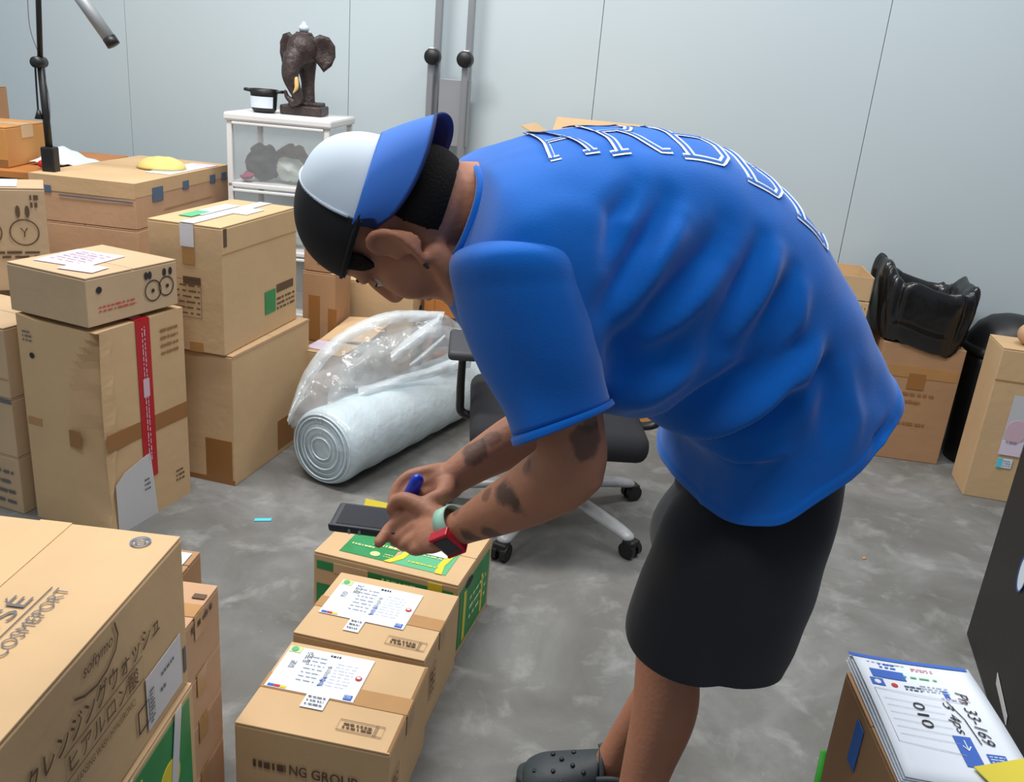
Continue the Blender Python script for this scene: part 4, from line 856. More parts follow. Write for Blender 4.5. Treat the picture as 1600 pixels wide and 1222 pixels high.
# left arm (near) with hand
sl = [V((0.0055, 1.18, 1.263)), V((0.0487, 1.135, 1.138)), V((0.0805, 1.116, 1.057)), V((0.0853, 1.114, 0.9936)), V((0.0497, 1.138, 0.9432)), V((-0.0036, 1.171, 0.8884)), V((-0.0454, 1.208, 0.8414)), V((-0.0718, 1.225, 0.816))]
add_tube(bm, sl, [.058, .052, .046, .050, .047, .038, .029, .026], n=24, res=48)
add_ell(bm, (0.1007, 1.106, 0.9855), (.034, .034, .03))
# right arm (far)
sr = [V((0.0218, 1.409, 1.218)), V((0.0837, 1.393, 1.058)), V((0.0881, 1.401, 0.9649)), V((0.0074, 1.381, 0.9077)), V((-0.048, 1.358, 0.875)), V((-0.0864, 1.338, 0.8501))]
add_tube(bm, sr, [.056, .05, .045, .042, .034, .028], n=24, res=40); add_tube(bm, [V((0.0676, 1.238, 1.301)), V((0.0218, 1.409, 1.218))], [.07, .06]); add_tube(bm, [V((0.0676, 1.238, 1.301)), V((0.0055, 1.18, 1.263))], [.07, .06])
# left hand: palm, thumb on top of the device, four fingers curling under it
def hand(pw, pk0, pk1, fingers, thumb, th=.014):
    """wrist, index knuckle, little-finger knuckle"""
    W0, K0, K1 = V(pw), V(pk0), V(pk1)
    sp = (K1-K0).normalized(); al = ((K0+K1)/2-W0); fwh = al.normalized(); nh = fwh.cross(sp).normalized(); HX = Matrix((fwh, (sp-fwh*sp.dot(fwh)).normalized(), nh)).transposed()
    add_ell(bm, W0+al*.52, (al.length*.62, (K1-K0).length*.62, .021), HX)
    for i in range(4):
        k = K0.lerp(K1, i/3); a = W0.lerp(W0+(K1-K0).normalized()*.03, i/3)-(K1-K0).normalized()*.012
        add_tube(bm, [a, a.lerp(k, .55), k], [.016, .0155, .0125], n=14)
        add_tube(bm, [k]+[V(q) for q in fingers[i]], [.0125, .0115, .0105, .0095][:1+len(fingers[i])], n=14)
    add_tube(bm, [W0.lerp(K0, .15)]+[V(q) for q in thumb], [.018, .0155, .0125, .0105][:1+len(thumb)], n=14)
hand((-0.0741, 1.226, 0.8196), (-0.1429, 1.267, 0.8136), (-0.1085, 1.208, 0.7975),
     [[(-0.1711, 1.269, 0.7911), (-0.1827, 1.254, 0.7797), (-0.1886, 1.242, 0.7746)], [(-0.1517, 1.251, 0.7847), (-0.1654, 1.265, 0.7659), (-0.1641, 1.285, 0.7619)], [(-0.1387, 1.23, 0.7862), (-0.1515, 1.255, 0.7663), (-0.1504, 1.276, 0.766)], [(-0.1246, 1.214, 0.7856), (-0.135, 1.236, 0.7739), (-0.1337, 1.257, 0.7735)]],
     [(-0.1202, 1.257, 0.8321), (-0.1594, 1.275, 0.8373), (-0.1761, 1.283, 0.8135)])
# right hand around the marker
hand((-0.0888, 1.343, 0.8477), (-0.1265, 1.332, 0.861), (-0.1088, 1.303, 0.8258),
     [[(-0.1546, 1.324, 0.854), (-0.1712, 1.313, 0.838), (-0.1765, 1.296, 0.8225)], [(-0.1437, 1.309, 0.8425), (-0.1581, 1.298, 0.826), (-0.1602, 1.288, 0.8125)], [(-0.1296, 1.3, 0.8322), (-0.1431, 1.289, 0.8178), (-0.1465, 1.28, 0.8063)], [(-0.1159, 1.295, 0.8197), (-0.1245, 1.286, 0.8076), (-0.1253, 1.278, 0.8002)]],
     [(-0.0935, 1.284, 0.8481), (-0.1142, 1.271, 0.8413), (-0.1301, 1.263, 0.8328)])
# legs
LK, LA = V((0.3341, 1.446, 0.5)), V((.285, 1.30, .09)); RK, RA = V((.47, 1.66, .52)), V((.283, 1.56, .10))
for hipp, K_, A_ in ((V((0.4163, 1.32, 0.9166)), LK, LA), (V((0.4334, 1.433, 0.877)), RK, RA)):
    bk = V((.012, .0, 0))
    add_tube(bm, [hipp, hipp.lerp(K_, .5), K_+V((0, 0, .05)), K_, K_.lerp(A_, .28)+bk*1.8, K_.lerp(A_, .55)+bk, K_.lerp(A_, .85), A_], [.080, .074, .060, .057, .062, .048, .034, .034], n=28, res=60)
    add_tube(bm, [A_+V((.015, 0, -.03)), A_+V((-.06, .005, -.045)), A_+V((-.11, .010, -.055)), A_+V((-.15, .012, -.06))], [.036, .032, .026, .02], n=16, flat=((0, 0, 1), .75))
    add_ell(bm, K_+V((-.025, -.01, .0)), (.038, .04, .045))
me = remesh(bm, .0036, 7, .5)
link('body', me, M['skin'], man, True)

# eyes, brow, sideburn hair
for s in (-1, 1):
    e = V((.0725, s*.030, .003))
    bm = bmesh.new(); add_ell(bm, hf(*e), (.0103,)*3); bm_obj('eye', bm, M['eye_white'], man, True)
    bm = bmesh.new(); add_ell(bm, hf(*(e+V((.0078, s*.001, -.0018)))), (.0035, .0044, .0044), HM); bm_obj('iris', bm, M['ink'], man, True)
    def sp(az, el, r): return hf(*(e+V((math.cos(el)*math.cos(az), math.cos(el)*math.sin(az)*s, math.sin(el)))*r))
    bm = bmesh.new(); g = [[bm.verts.new(sp(-1.5+3.0*i/24, .12+1.3*j/10, .0113)) for j in range(11)] for i in range(25)]
    for i in range(24):
        for j in range(10): bm.faces.new((g[i][j], g[i+1][j], g[i+1][j+1], g[i][j+1]))
    bm_obj('eyelid', bm, M['skin'], man, True)
    tube('eyelash', [sp(-1.0+2.3*i/8, .10, .0118) for i in range(9)], .0009, M['hair'], man, n=6, res=20)
    tube('eyebrow', [hf(.069, s*.050, .022), hf(.082, s*.036, .028), hf(.085, s*.020, .026)], [.0015, .0030, .0025], M['hair'], man, flat=(tuple(h_up), 1.0), res=14)
bm = bmesh.new(); vs = add_ell(bm, (0, 0, 0), (.090, .0790, .088), None, 160, 110)
dele = []
for v in bm.verts:
    x, y, z = v.co.x-.003, v.co.y, v.co.z+.024
    n_ = .004*noise.noise(V((x, y, z))*60)
    line = .03 if x > .035 else (.028 if x > -.02 else .028-.082*min(1, (-.02-x)/.035))
    if .022 < x < .056: line = -.018+.02*((x-.04)/.018)**2
    if x >= .056: line = .012
    if z < line+n_*1.0 or z > .022: dele.append(v)
    v.co = V((x, y, z))*(1+n_)
bmesh.ops.delete(bm, geom=dele, context='VERTS')
for v in bm.verts: v.co = hd(*v.co)
o = bm_obj('hair', bm, M['hair'], man, True); q_ = o.modifiers.new('m', 'SMOOTH'); q_.iterations = 12; q_.factor = .6; o.modifiers.new('s', 'SOLIDIFY').thickness = .005
bm = bmesh.new(); vs = add_ell(bm, (-.030, 0, -.048), (.074, .067, .061), None, 220, 160); bmesh.ops.delete(bm, geom=[v for v in vs if v.co.x > -.030 or v.co.z < -.076+.002*noise.noise(v.co*40)], context='VERTS')
for v in bm.verts: v.co = hd(*v.co)
o = bm_obj('nape_hair', bm, M['hair'], man, True); q_ = o.modifiers.new('m', 'SMOOTH'); q_.iterations = 12; q_.factor = .6; o.modifiers.new('s', 'SOLIDIFY').thickness = .005
tube('earring', [hf(.010, .078, -.043), hf(.012, .078, -.047)], .0025, M['ink'], man, round_end=True)

# cap, worn backwards
cap = bpy.data.objects.new('cap', None); COL.objects.link(cap); cap.parent = man; cap['label'] = 'backwards cap with white rear panels, black crown and blue brim'
def cap_pt(phi, t, off=0):
    """phi 0 = toward the brim (back of the head); t 0 rim .. 1 top"""
    front = .5+.5*math.cos(phi); e = 1.0-.30*front
    c = math.cos(t*math.pi/2)**e; s = math.sin(t*math.pi/2)**(.95)
    rx, ry, rz = .094+off, .088+off, .090+off*.8
    return V((-.001-rx*c*math.cos(phi), ry*c*math.sin(phi), .014+.006*math.cos(phi)*0+rz*s))
n, k = 300, 100; g = []
bmw, bmk = bmesh.new(), bmesh.new()
for part, bmx, rng in (('w', bmw, None), ('k', bmk, None)):
    gg = [[bmx.verts.new(hd(*cap_pt(2*math.pi*i/n, j/k))) for j in range(k)] for i in range(n)]; top = bmx.verts.new(hd(*cap_pt(0, 1)))
    def white(i, j):
        p_ = cap_pt(2*math.pi*(i+.5)/n, (j+.5)/k); return p_.x < -.020+.0*p_.z
    for i in range(n):
        for j in range(k-1):
            if white(i, j) == (part == 'w'): bmx.faces.new((gg[i][j], gg[(i+1) % n][j], gg[(i+1) % n][j+1], gg[i][j+1]))
        if white(i, k-1) == (part == 'w'): bmx.faces.new((gg[i][k-1], gg[(i+1) % n][k-1], top))
    bmesh.ops.delete(bmx, geom=[v for v in bmx.verts if not v.link_faces], context='VERTS')
o = bm_obj('rear_panel', bmw, M['white_cloth'], cap, True); o['label'] = 'white panels'; o.modifiers.new('s', 'SOLIDIFY').thickness = .003
o = bm_obj('crown', bmk, M['black_cloth'], cap, True); o['label'] = 'black crown'; o.modifiers.new('s', 'SOLIDIFY').thickness = .003
pp = []
for i in range(41):
    y = -.086+.172*i/40; x = -.0205; q = max(0, 1-((x+.001)/.095)**2-(y/.089)**2); pp.append(hd(x-.001, y, .014+.0915*q**.46 if q > 0 else .014))
tube('piping', pp, .0022, M['white_cloth'], cap, n=8, res=80)
tube('sweatband', [hd(*cap_pt(2*math.pi*i/48, .03, .0005)) for i in range(49)], .0024, M['black_cloth'], cap, n=8, res=96)
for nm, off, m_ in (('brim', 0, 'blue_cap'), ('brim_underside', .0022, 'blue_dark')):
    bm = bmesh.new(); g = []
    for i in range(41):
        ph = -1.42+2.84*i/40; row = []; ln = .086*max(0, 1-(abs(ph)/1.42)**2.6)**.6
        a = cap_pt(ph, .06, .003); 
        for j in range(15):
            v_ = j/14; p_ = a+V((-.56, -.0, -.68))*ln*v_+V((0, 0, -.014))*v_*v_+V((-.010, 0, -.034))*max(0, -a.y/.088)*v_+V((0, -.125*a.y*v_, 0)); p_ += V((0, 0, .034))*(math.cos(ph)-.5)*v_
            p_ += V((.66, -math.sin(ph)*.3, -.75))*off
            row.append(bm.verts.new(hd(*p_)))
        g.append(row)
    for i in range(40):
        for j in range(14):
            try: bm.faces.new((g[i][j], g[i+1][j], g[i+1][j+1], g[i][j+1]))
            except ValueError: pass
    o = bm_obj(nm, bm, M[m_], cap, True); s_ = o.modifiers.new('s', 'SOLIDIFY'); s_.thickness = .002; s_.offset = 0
    if nm == 'brim': tube('brim_edge', [r_[-1].co if False else None for r_ in []] or [hd(*q) for q in [(cap_pt(-1.42+2.84*i/40, .06, .003)+(V((-.56, 0, -.68))*.086*max(0, 1-(abs(-1.42+2.84*i/40)/1.42)**2.6)**.6)+V((0, 0, -.014))+V((-.010, 0, -.034))*max(0, -cap_pt(-1.42+2.84*i/40, .06, .003).y/.088)+V((0, -.125*cap_pt(-1.42+2.84*i/40, .06, .003).y, 0))+V((0, 0, .034))*(math.cos(-1.42+2.84*i/40)-.5)) for i in range(41)]], .0022, M['blue_dark'], cap, n=8, res=80)

# ---- T-shirt: stations from collar to hem (back point, belly point, half width)
ST = [((-0.0765, 1.191, 1.368), (-0.1123, 1.179, 1.251), .078), ((-0.066, 1.195, 1.38), (-0.1092, 1.18, 1.223), .165), ((-0.0342, 1.205, 1.396), (-0.0801, 1.19, 1.158), .205), ((0.0177, 1.222, 1.415), (-0.0125, 1.212, 1.076), .212), ((0.0971, 1.248, 1.43), (0.0952, 1.248, 1.046), .205), ((0.1869, 1.278, 1.431), (0.1761, 1.274, 1.028), .20),
      ((0.2662, 1.304, 1.406), (0.2406, 1.295, 1.004), .20), ((0.3385, 1.327, 1.361), (0.2649, 1.303, 0.9819), .20), ((0.41, 1.351, 1.288), (0.2843, 1.31, 0.9668), .20), ((0.468, 1.37, 1.21), (0.2939, 1.313, 0.9464), .20), ((0.5032, 1.381, 1.153), (0.2965, 1.314, 0.9171), .205), ((0.532, 1.391, 1.108), (0.2953, 1.313, 0.883), .212)]
def station(s):
    row = catmull([tuple(a)+tuple(b)+(h,) for a, b, h in ST], 111); f = s*110; i = min(int(f), 109); f -= i
    return tuple(x*(1-f)+y*f for x, y in zip(row[i], row[i+1]))
_rows = catmull([tuple(a)+tuple(b)+(h,) for a, b, h in ST], 221)
def shirt_pt(s, th, off=0):
    """s along the back 0 collar .. 1 hem; th 0 = spine, pi/2 = his left side, pi = belly"""
    f = min(max(s, 0), 1)*220; i = min(int(f), 219); f -= i; r = [x*(1-f)+y*f for x, y in zip(_rows[i], _rows[i+1])]
    Tp, Bp, hw = V(r[:3]), V(r[3:6]), r[6]; c, a = (Tp+Bp)/2, (Tp-Bp)/2; e = 2/(2.5+.6*max(0, s-.7)/.3)
    ct, st = math.cos(th), math.sin(th)
    n_ = (a.normalized()*ct/a.length+LAT*st/hw).normalized()
    return c+a*(abs(ct)**e*math.copysign(1, ct))+LAT*hw*(abs(st)**e*math.copysign(1, st))+n_*off
def tex(p_, s, th):
    st = math.sin(th)
    off = fold_at(p_)*min(1, abs(st)*1.6)*(1 if st > 0 else .7) if abs(st) > .12 else 0
    return off+(.003*noise.noise(p_*9)+.0022*noise.noise(p_*22))*(abs(st) > .1)+(.003 if s > .965 else 0)+.004*math.sin(th*9+1)*max(0, (s-.8)/.2)*(1-abs(math.cos(th)))
def plane2(p_): return V((V(p_).dot(axv), V(p_).z))
FOLDS = [  # fold polylines on the near side: (points, depth, width); + = groove, - = ridge
    ([(0.0885, 1.066, 1.297), (0.0981, 1.069, 1.347), (0.1292, 1.08, 1.378)], .012, .014), ([(0.0875, 1.066, 1.238), (0.1265, 1.079, 1.309), (0.1629, 1.091, 1.364)], .014, .016), ([(0.1125, 1.074, 1.23), (0.1487, 1.086, 1.294), (0.1824, 1.097, 1.342)], -.012, .016),
    ([(0.1083, 1.073, 1.163), (0.1565, 1.089, 1.238), (0.2133, 1.107, 1.304), (0.2332, 1.114, 1.336)], .013, .018), ([(0.1623, 1.091, 1.196), (0.2127, 1.107, 1.255), (0.24, 1.116, 1.296)], -.009, .014),
    ([(0.241, 1.117, 1.213), (0.2686, 1.125, 1.28), (0.2872, 1.132, 1.322)], .012, .013), ([(0.2645, 1.124, 1.205), (0.2936, 1.134, 1.264), (0.3121, 1.14, 1.306)], -.011, .013), ([(0.287, 1.132, 1.178), (0.3191, 1.142, 1.248), (0.3349, 1.147, 1.282)], .011, .013), ([(0.3131, 1.14, 1.16), (0.3488, 1.152, 1.213), (0.3537, 1.153, 1.256)], -.009, .013),
    ([(0.2202, 1.11, 1.007), (0.2496, 1.119, 1.08), (0.2859, 1.131, 1.134), (0.3385, 1.149, 1.196)], .020, .022), ([(0.2269, 1.112, 0.9919), (0.2819, 1.13, 1.051), (0.3264, 1.145, 1.115), (0.3796, 1.162, 1.178)], -.016, .018), ([(0.2486, 1.119, 1), (0.3119, 1.14, 1.04), (0.3662, 1.158, 1.104), (0.395, 1.167, 1.15)], .014, .018),
    ([(0.2377, 1.115, 0.9815), (0.3115, 1.14, 0.9897), (0.3719, 1.159, 1.028)], -.012, .012), ([(0.2233, 1.111, 0.9853), (0.2742, 1.127, 0.9861), (0.3497, 1.152, 0.9914)], .016, .009), ([(0.2321, 1.113, 0.9575), (0.2667, 1.125, 0.9451), (0.3022, 1.137, 0.9325)], .012, .009),
    ([(0.3895, 1.165, 1.085), (0.373, 1.16, 1.141), (0.3872, 1.165, 1.187)], -.010, .016), ([(0.4233, 1.176, 1.064), (0.4206, 1.175, 1.122), (0.3987, 1.168, 1.177)], .010, .02), ([(0.4939, 1.2, 1.022), (0.5076, 1.204, 1.051), (0.5381, 1.214, 1.075)], .008, .012), ([(0.457, 1.187, 1.004), (0.4593, 1.188, 1.083), (0.434, 1.18, 1.149)], -.008, .018),
    ([(0.1314, 1.08, 1.111), (0.1585, 1.089, 1.163), (0.2048, 1.105, 1.196)], .012, .03), ([(0.1594, 1.09, 1.093), (0.1892, 1.099, 1.127), (0.2276, 1.112, 1.162)], -.010, .018), ([(0.1105, 1.074, 1.213), (0.1291, 1.08, 1.163), (0.1303, 1.08, 1.12)], .016, .022), ([(0.2332, 1.114, 1.126), (0.2424, 1.117, 1.179), (0.2367, 1.115, 1.213)], .008, .02)]
FOLDS = [([plane2(q) for q in P_], a, w_) for P_, a, w_ in FOLDS]
def seg_d(p_, a, b):
    ab = b-a; t = max(0, min(1, (p_-a).dot(ab)/ab.length_squared)); return (p_-a-ab*t).length, t
def fold_at(p_):
    q = plane2(p_); tot = 0
    for P_, a, w_ in FOLDS:
        best, bt = 9, 0; m_ = len(P_)-1
        for i in range(m_):
            d, t = seg_d(q, P_[i], P_[i+1])
            if d < best: best, bt = d, (i+t)/m_
        if best < w_*3: tot -= 1.5*a*math.exp(-(best/w_)**2)*math.sin(math.pi*(.12+.76*bt))
    return tot
bm = bmesh.new(); n, k = 180, 150; rows = []
for i in range(k):
    s = i/(k-1); row = []
    for j in range(n):
        th = 2*math.pi*j/n; off = tex(shirt_pt(s, th), s, th)
        row.append(bm.verts.new(shirt_pt(s, th, off)))
    rows.append(row)
for i in range(k-1):
    for j in range(n): bm.faces.new((rows[i][j], rows[i][(j+1) % n], rows[i+1][(j+1) % n], rows[i+1][j]))
shirt = bm_obj('t_shirt', bm, M['shirt'], man, True); m_ = shirt.modifiers.new('s', 'SOLIDIFY'); m_.thickness = .004; m_.offset = -1
shirt['label'] = 'blue cotton T-shirt with white lettering down the back'
tube('collar', [shirt_pt(.006, 2*math.pi*i/40, .001) for i in range(41)], .006, M['shirt'], shirt, n=8, res=80)
# sleeves: (front edge, rear edge, depth half)
def sleeve(name, rows_, hd_):
    bm = bmesh.new(); R_ = catmull([tuple(a)+tuple(b)+(h,) for (a, b), h in zip(rows_, hd_)], 70); n = 72; rings = []
    for ii, r in enumerate(R_):
        a, b = V(r[:3]), V(r[3:6]); c, u_ = (a+b)/2, (b-a)/2; f = ii/69
        nn = u_.cross(V((0, 0, 1)) if abs(u_.normalized().z) < .9 else V((1, 0, 0))).normalized(); nn = V((0, -0.9397, 0.342)); nn = (nn-u_.normalized()*nn.dot(u_.normalized())).normalized()
        rg = []
        for j in range(n):
            t_ = 2*math.pi*j/n; ct, st = math.cos(t_), math.sin(t_); e = 2/2.2
            p_ = c+u_*(abs(ct)**e*math.copysign(1, ct))+nn*r[6]*(abs(st)**e*math.copysign(1, st))
            w_ = .004*math.sin(t_*4+f*5)*f+.006*noise.noise(p_*11)+(.0035 if f > .945 else 0)-(.003 if .935 < f < .945 else 0)
            rg.append(p_+(u_.normalized()*ct+nn*st)*w_)
        rings.append(rg)
    add_loft(bm, rings, False); o = bm_obj(name, bm, M['shirt'], shirt, True); s_ = o.modifiers.new('s', 'SOLIDIFY'); s_.thickness = .004; s_.offset = -1; return o
sleeve('sleeve', [((-0.0526, 1.325, 1.251), (0.0558, 1.33, 1.266)), ((-0.0713, 1.228, 1.25), (0.0726, 1.236, 1.27)), ((-0.0872, 1.114, 1.258), (0.0776, 1.123, 1.28)), ((-0.0771, 1.094, 1.216), (0.0924, 1.106, 1.235)), ((-0.042, 1.086, 1.137), (0.1102, 1.101, 1.163)), ((-0.0078, 1.086, 1.078), (0.1235, 1.102, 1.12)), ((0.0118, 1.086, 1.033), (0.1318, 1.103, 1.094))],
       [.05, .085, .112, .114, .100, .092, .092])
sleeve('sleeve', [((-0.0626, 1.403, 1.262), (0.0569, 1.407, 1.272)), ((-0.0725, 1.399, 1.191), (0.0934, 1.407, 1.214)), ((-0.0407, 1.391, 1.112), (0.1224, 1.399, 1.135)), ((-0.0019, 1.379, 1.021), (0.1512, 1.395, 1.063)), ((0.0185, 1.381, 0.9664), (0.157, 1.399, 1.018))], [.06, .09, .09, .085, .085])
# white outlined letters down the back, reading across the spine
def ribbon(pts, wd, off, m, name='back_lettering'):
    """pts in (s, th); ribbon lying on the shirt"""
    bm = bmesh.new(); P_ = []
    for i in range(len(pts)-1):
        a, b = pts[i], pts[i+1]; k_ = max(2, int(abs(a[0]-b[0])*120+abs(a[1]-b[1])*30))
        P_ += [(a[0]+(b[0]-a[0])*q/k_, a[1]+(b[1]-a[1])*q/k_) for q in range(k_)]
    P_.append(pts[-1]); X_ = [shirt_pt(s, t_, off+tex(shirt_pt(s, t_), s, t_)) for s, t_ in P_]; N_ = [(shirt_pt(s, t_, off+.01+tex(shirt_pt(s, t_), s, t_))-x).normalized() for (s, t_), x in zip(P_, X_)]; pr = None
    for i, (x, nn) in enumerate(zip(X_, N_)):
        t_ = (X_[min(i+1, len(X_)-1)]-X_[max(i-1, 0)]).normalized(); q = t_.cross(nn)*wd/2
        cur = (bm.verts.new(x+q), bm.verts.new(x-q))
        if pr: bm.faces.new((pr[0], pr[1], cur[1], cur[0]))
        pr = cur
    return bm_obj(name, bm, m, shirt)
LET = {'A': [[(0, 0), (.5, 1), (1, 0)], [(.22, .4), (.78, .4)], [(-.12, 0), (.2, 0)], [(.8, 0), (1.12, 0)]],
       'R': [[(.1, 0), (.1, 1)], [(-.08, 0), (.3, 0)], [(-.08, 1), (.7, 1), (.92, .85), (.92, .65), (.7, .5), (.1, .5)], [(.5, .5), (.95, 0), (1.15, 0)]],
       'B': [[(.1, 0), (.1, 1)], [(-.08, 0), (.75, 0), (.98, .15), (.98, .38), (.75, .5), (.1, .5)], [(-.08, 1), (.7, 1), (.9, .85), (.9, .65), (.75, .5)]],
       'E': [[(.1, 0), (.1, 1)], [(-.08, 0), (.95, 0), (.95, .22)], [(-.08, 1), (.95, 1), (.95, .78)], [(.1, .5), (.6, .5)]]}
for i, ch in enumerate('ARBBE'):
    s0 = .235+i*.093; ls = .066
    for P_ in LET[ch]:
        q = [(s0+x*ls, .44+.06*i-y*.75) for x, y in P_]
        ribbon(q, .0125, .0018, M['thread']); ribbon(q, .004, .0026, M['shirt'])

# ---- shorts
bm = bmesh.new()
def short_leg(rows_, dep, ph):
    R_ = catmull([tuple(a)+tuple(b)+(d,) for (a, b), d in zip(rows_, dep)], 60); rings = []
    for ii, r in enumerate(R_):
        a, b = V(r[:3]), V(r[3:6]); c, u_ = (a+b)/2, (b-a)/2; un = u_.normalized(); nn = V((0, -1, 0)); nn = (nn-un*nn.dot(un)).normalized(); f = ii/59
        rg = ring(c, u_, nn*r[6], 72, 2.3)
        rings.append([p_+(p_-c).normalized()*(.006*noise.noise(p_*10)+.007*f*math.sin(math.atan2((p_-c).dot(nn), (p_-c).dot(un))*3+ph+f)-.006*math.exp(-(((p_-c).dot(un)/u_.length+.9-f*.9)/.16)**2)) for p_ in rg])
    add_loft(bm, rings, False)
short_leg([((0.3452, 1.336, 0.9592), (0.5297, 1.365, 1.01)), ((0.3063, 1.306, 0.8784), (0.534, 1.34, 0.9415)), ((0.2623, 1.28, 0.8069), (0.5262, 1.32, 0.858)), ((0.2441, 1.283, 0.7135), (0.5192, 1.322, 0.7477)), ((0.229, 1.297, 0.6342), (0.5103, 1.33, 0.6212)), ((0.2266, 1.302, 0.6046), (0.5004, 1.332, 0.5694))], [.09, .115, .125, .125, .12, .12], 0)
short_leg([((0.3355, 1.402, 0.965), (0.5326, 1.429, 1.042)), ((0.3131, 1.405, 0.8296), (0.5582, 1.435, 0.882)), ((0.2802, 1.474, 0.6969), (0.5689, 1.486, 0.7285)), ((0.3203, 1.536, 0.5757), (0.594, 1.549, 0.5809)), ((0.3641, 1.602, 0.4627), (0.5972, 1.619, 0.4514))], [.13, .15, .13, .12, .115], 2)
short_leg([((0.2997, 1.315, 1.061), (0.4966, 1.379, 1.143)), ((0.3066, 1.317, 0.9746), (0.5234, 1.388, 1.056)), ((0.3089, 1.318, 0.9073), (0.5197, 1.387, 0.9792)), ((0.3128, 1.319, 0.8494), (0.5085, 1.383, 0.8896))], [.14, .15, .15, .14], 1)
o = bm_obj('shorts', bm, M['shorts'], man, True); o.modifiers.new('s', 'SOLIDIFY').thickness = .004; o['label'] = 'dark navy knee-length shorts'
# ---- clogs
def clog(A_, yaw):
    c = bpy.data.objects.new('clog', None); COL.objects.link(c); c.parent = man; c.location = (A_.x, A_.y, 0); c.rotation_euler = (0, 0, yaw); c['label'] = 'dark grey foam clog'
    bm = bmesh.new()   # x negative = toe
    rows_ = [(-.208, .006, .024, .030), (-.204, .030, .012, .040), (-.192, .045, .01, .052), (-.165, .054, .01, .068), (-.12, .057, .012, .082), (-.08, .053, .014, .098), (-.045, .048, .014, .112)]
    rr = catmull(rows_, 26); rings = [[V((x, math.cos(t_)*hw, max(z0, (z0+z1)/2+math.sin(t_)*(z1-z0)/2*(1 if math.sin(t_) > 0 else 1)))) for t_ in [2*math.pi*i/40 for i in range(40)]] for x, hw, z0, z1 in rr]
    add_loft(bm, rings, False); bm.faces.new(rings and [v for v in bm.verts][:40][::-1]); o = bm_obj('upper', bm, M['croc'], c, True); o.modifiers.new('s', 'SOLIDIFY').thickness = .006
    bm = bmesh.new(); n = 44; out = []
    for i in range(n):
        t_ = 2*math.pi*i/n; x = -.07+.15*math.cos(t_); hw = .044+.013*max(0, -math.cos(t_)); out.append((x, hw*math.sin(t_)*abs(math.sin(t_))**-.25 if abs(math.sin(t_)) > 1e-3 else 0))
    add_loft(bm, [[V((x*1.0, y*.96, 0)) for x, y in out], [V((x, y, .006)) for x, y in out], [V((x, y, .026)) for x, y in out], [V((x, y*.97, .032)) for x, y in out]]); bm_obj('sole', bm, M['croc'], c, True)
    bm = bmesh.new(); hs = []
    for i in range(17):
        a = -math.pi/2+math.pi*i/16; hs.append([V((.02+.055*math.cos(a)*q, .047*math.sin(a)*q, z)) for q, z in ((1, .02), (1.02, .05), (.97, .072), (.92, .072), (.94, .05), (.93, .02))])
    add_loft(bm, hs); bm_obj('heel_cup', bm, M['croc'], c, True)
    tube('heel_strap', [(-.045, .05, .085), (-.01, .056, .098), (.03, .053, .09), (.066, .03, .082), (.074, 0, .08), (.066, -.03, .082), (.03, -.053, .09), (-.01, -.056, .098), (-.045, -.05, .085)], .0075, M['croc'], c, flat=((0, 0, 1), 1.3), res=50)
    tube('upper_rim', [(-.04, .049, .04), (-.035, .047, .085), (-.04, .025, .112), (-.042, 0, .12), (-.04, -.025, .112), (-.035, -.047, .085), (-.04, -.049, .04)], .006, M['croc'], c, res=40)
    for x, y, z in ((-.10, -.02, .089), (-.125, .0, .083), (-.10, .02, .089), (-.14, -.028, .072), (-.075, -.035, .088), (-.145, .02, .075), (-.165, -.035, .055), (-.12, -.045, .064), (-.18, -.02, .057)):
        bm = bmesh.new(); add_ell(bm, (x, y, z), (.0055, .0055, .004), None, 12, 8); bm_obj('vent_hole', bm, M['black'], c)
clog(RA+V((.02, 0, 0)), math.radians(-6)); clog(LA+V((.02, 0, 0)), math.radians(-4))
# ---- watch on the left wrist
wt = bpy.data.objects.new('wrist_watch', None); COL.objects.link(wt); wt.parent = man; wt['label'] = 'square watch in red case on mint strap'
Wc = V((-0.0735, 1.228, 0.8234)); wax = (V((-0.0454, 1.208, 0.8414))-V((-0.0893, 1.227, 0.8065))).normalized()
wn_ = V((0.0042, -0.9457, -0.3177)); wn_ = (wn_-wax*wn_.dot(wax)).normalized(); ws_ = wax.cross(wn_)
pts = [Wc+(wn_*math.cos(a)*.0275+ws_*math.sin(a)*.0315) for a in [2*math.pi*i/32 for i in range(33)]]
tube('strap', pts, .0105, M['mint'], wt, n=12, flat=(tuple(wax), 1.0), res=64)
bpy.data.objects.remove([o for o in wt.children][0])
bm = bmesh.new(); rg = []
for i in range(48):
    a = 2*math.pi*i/48; d = (wn_*math.cos(a)*.0275+ws_*math.sin(a)*.0315); dn = d.normalized(); rg.append([Wc+d+wax*sx*.011+dn*t_ for sx, t_ in ((-1, 0), (-1, .0025), (1, .0025), (1, 0))])
R_ = [[bm.verts.new(p_) for p_ in r] for r in rg]
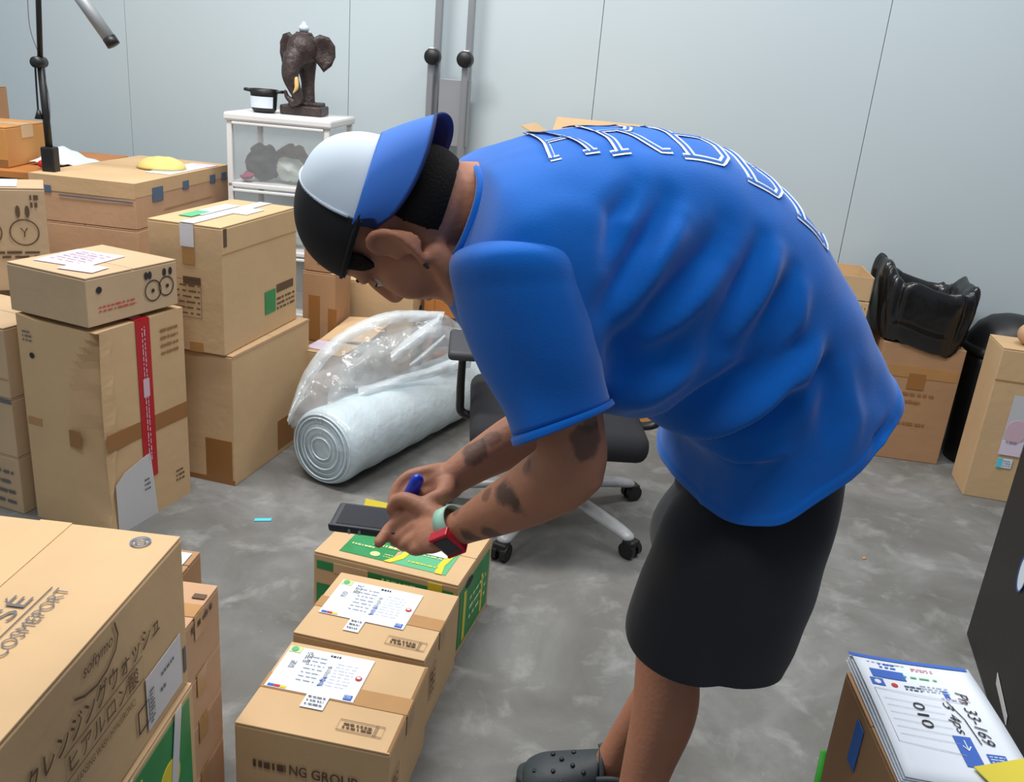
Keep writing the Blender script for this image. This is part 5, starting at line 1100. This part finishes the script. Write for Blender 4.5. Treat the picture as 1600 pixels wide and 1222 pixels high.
for i in range(48):
    for j in range(4): bm.faces.new((R_[i][j], R_[(i+1) % 48][j], R_[(i+1) % 48][(j+1) % 4], R_[i][(j+1) % 4]))
bm_obj('strap', bm, M['mint'], wt, True)
WR = Matrix((wax, ws_, wn_)).transposed()
box('case', Wc+wn_*.034, (.036, .044, .013), M['red_case'], wt, bev=.004, rot=WR); box('glass', Wc+wn_*.0395, (.028, .035, .004), M['screen'], wt, bev=.0012, rot=WR)
for q in (-1, 1): box('case_bumper', Wc+wn_*.033+ws_*q*.022, (.036, .005, .017), M['red_case'], wt, bev=.002, rot=WR)

# ---- held things
D1, D2 = V((-0.2715, 1.287, 0.781)), V((-0.1351, 1.276, 0.7955)); dx_ = (D2-D1).normalized(); dx_.z = 0; dx_.normalize(); dz_ = V((-.03, -.10, 1)).normalized(); dy_ = dz_.cross(dx_).normalized(); dz_ = dx_.cross(dy_)
t = thing('handheld_device', 'dark rugged handheld scanner held in the left hand', 'device'); DR = Matrix((dx_, dy_, dz_)).transposed(); Dc = V((-0.2017, 1.293, 0.7834))
box('case', Dc, (.142, .072, .014), M['phone'], t, bev=.006, rot=DR); box('screen', Dc+DR @ V((-.012, 0, .0072)), (.095, .056, .0015), M['screen'], t, bev=.0006, rot=DR)
box('keypad', Dc+DR @ V((.035, 0, .0078)), (.02, .05, .0015), M['alu_flat'], t, bev=.0006, rot=DR); box('side_bumper', Dc+DR @ V((0, -.034, .006)), (.14, .005, .006), M['phone'], t, bev=.002, rot=DR)
for q in (-.035, -.018): box('side_button', Dc+DR @ V((q, -.0365, 0)), (.004, .002, .008), M['alu_flat'], t, rot=DR)
t = thing('marker_pen', 'blue marker pen held in the right hand', 'pen')
a, b = V((-0.1387, 1.295, 0.8634)), V((-0.1572, 1.295, 0.8134)); dd = (b-a).normalized()
tube('pen_cap', [a, a.lerp(b, .6)], [.0105, .0115], M['marker'], t, n=20, round_end=True); tube('pen_body', [a.lerp(b, .6), b+dd*.035], .009, M['marker'], t, n=20, round_end=True); tube('cap_ring', [a.lerp(b, .6), a.lerp(b, .66)], .0122, M['paper_pink'], t, n=20)
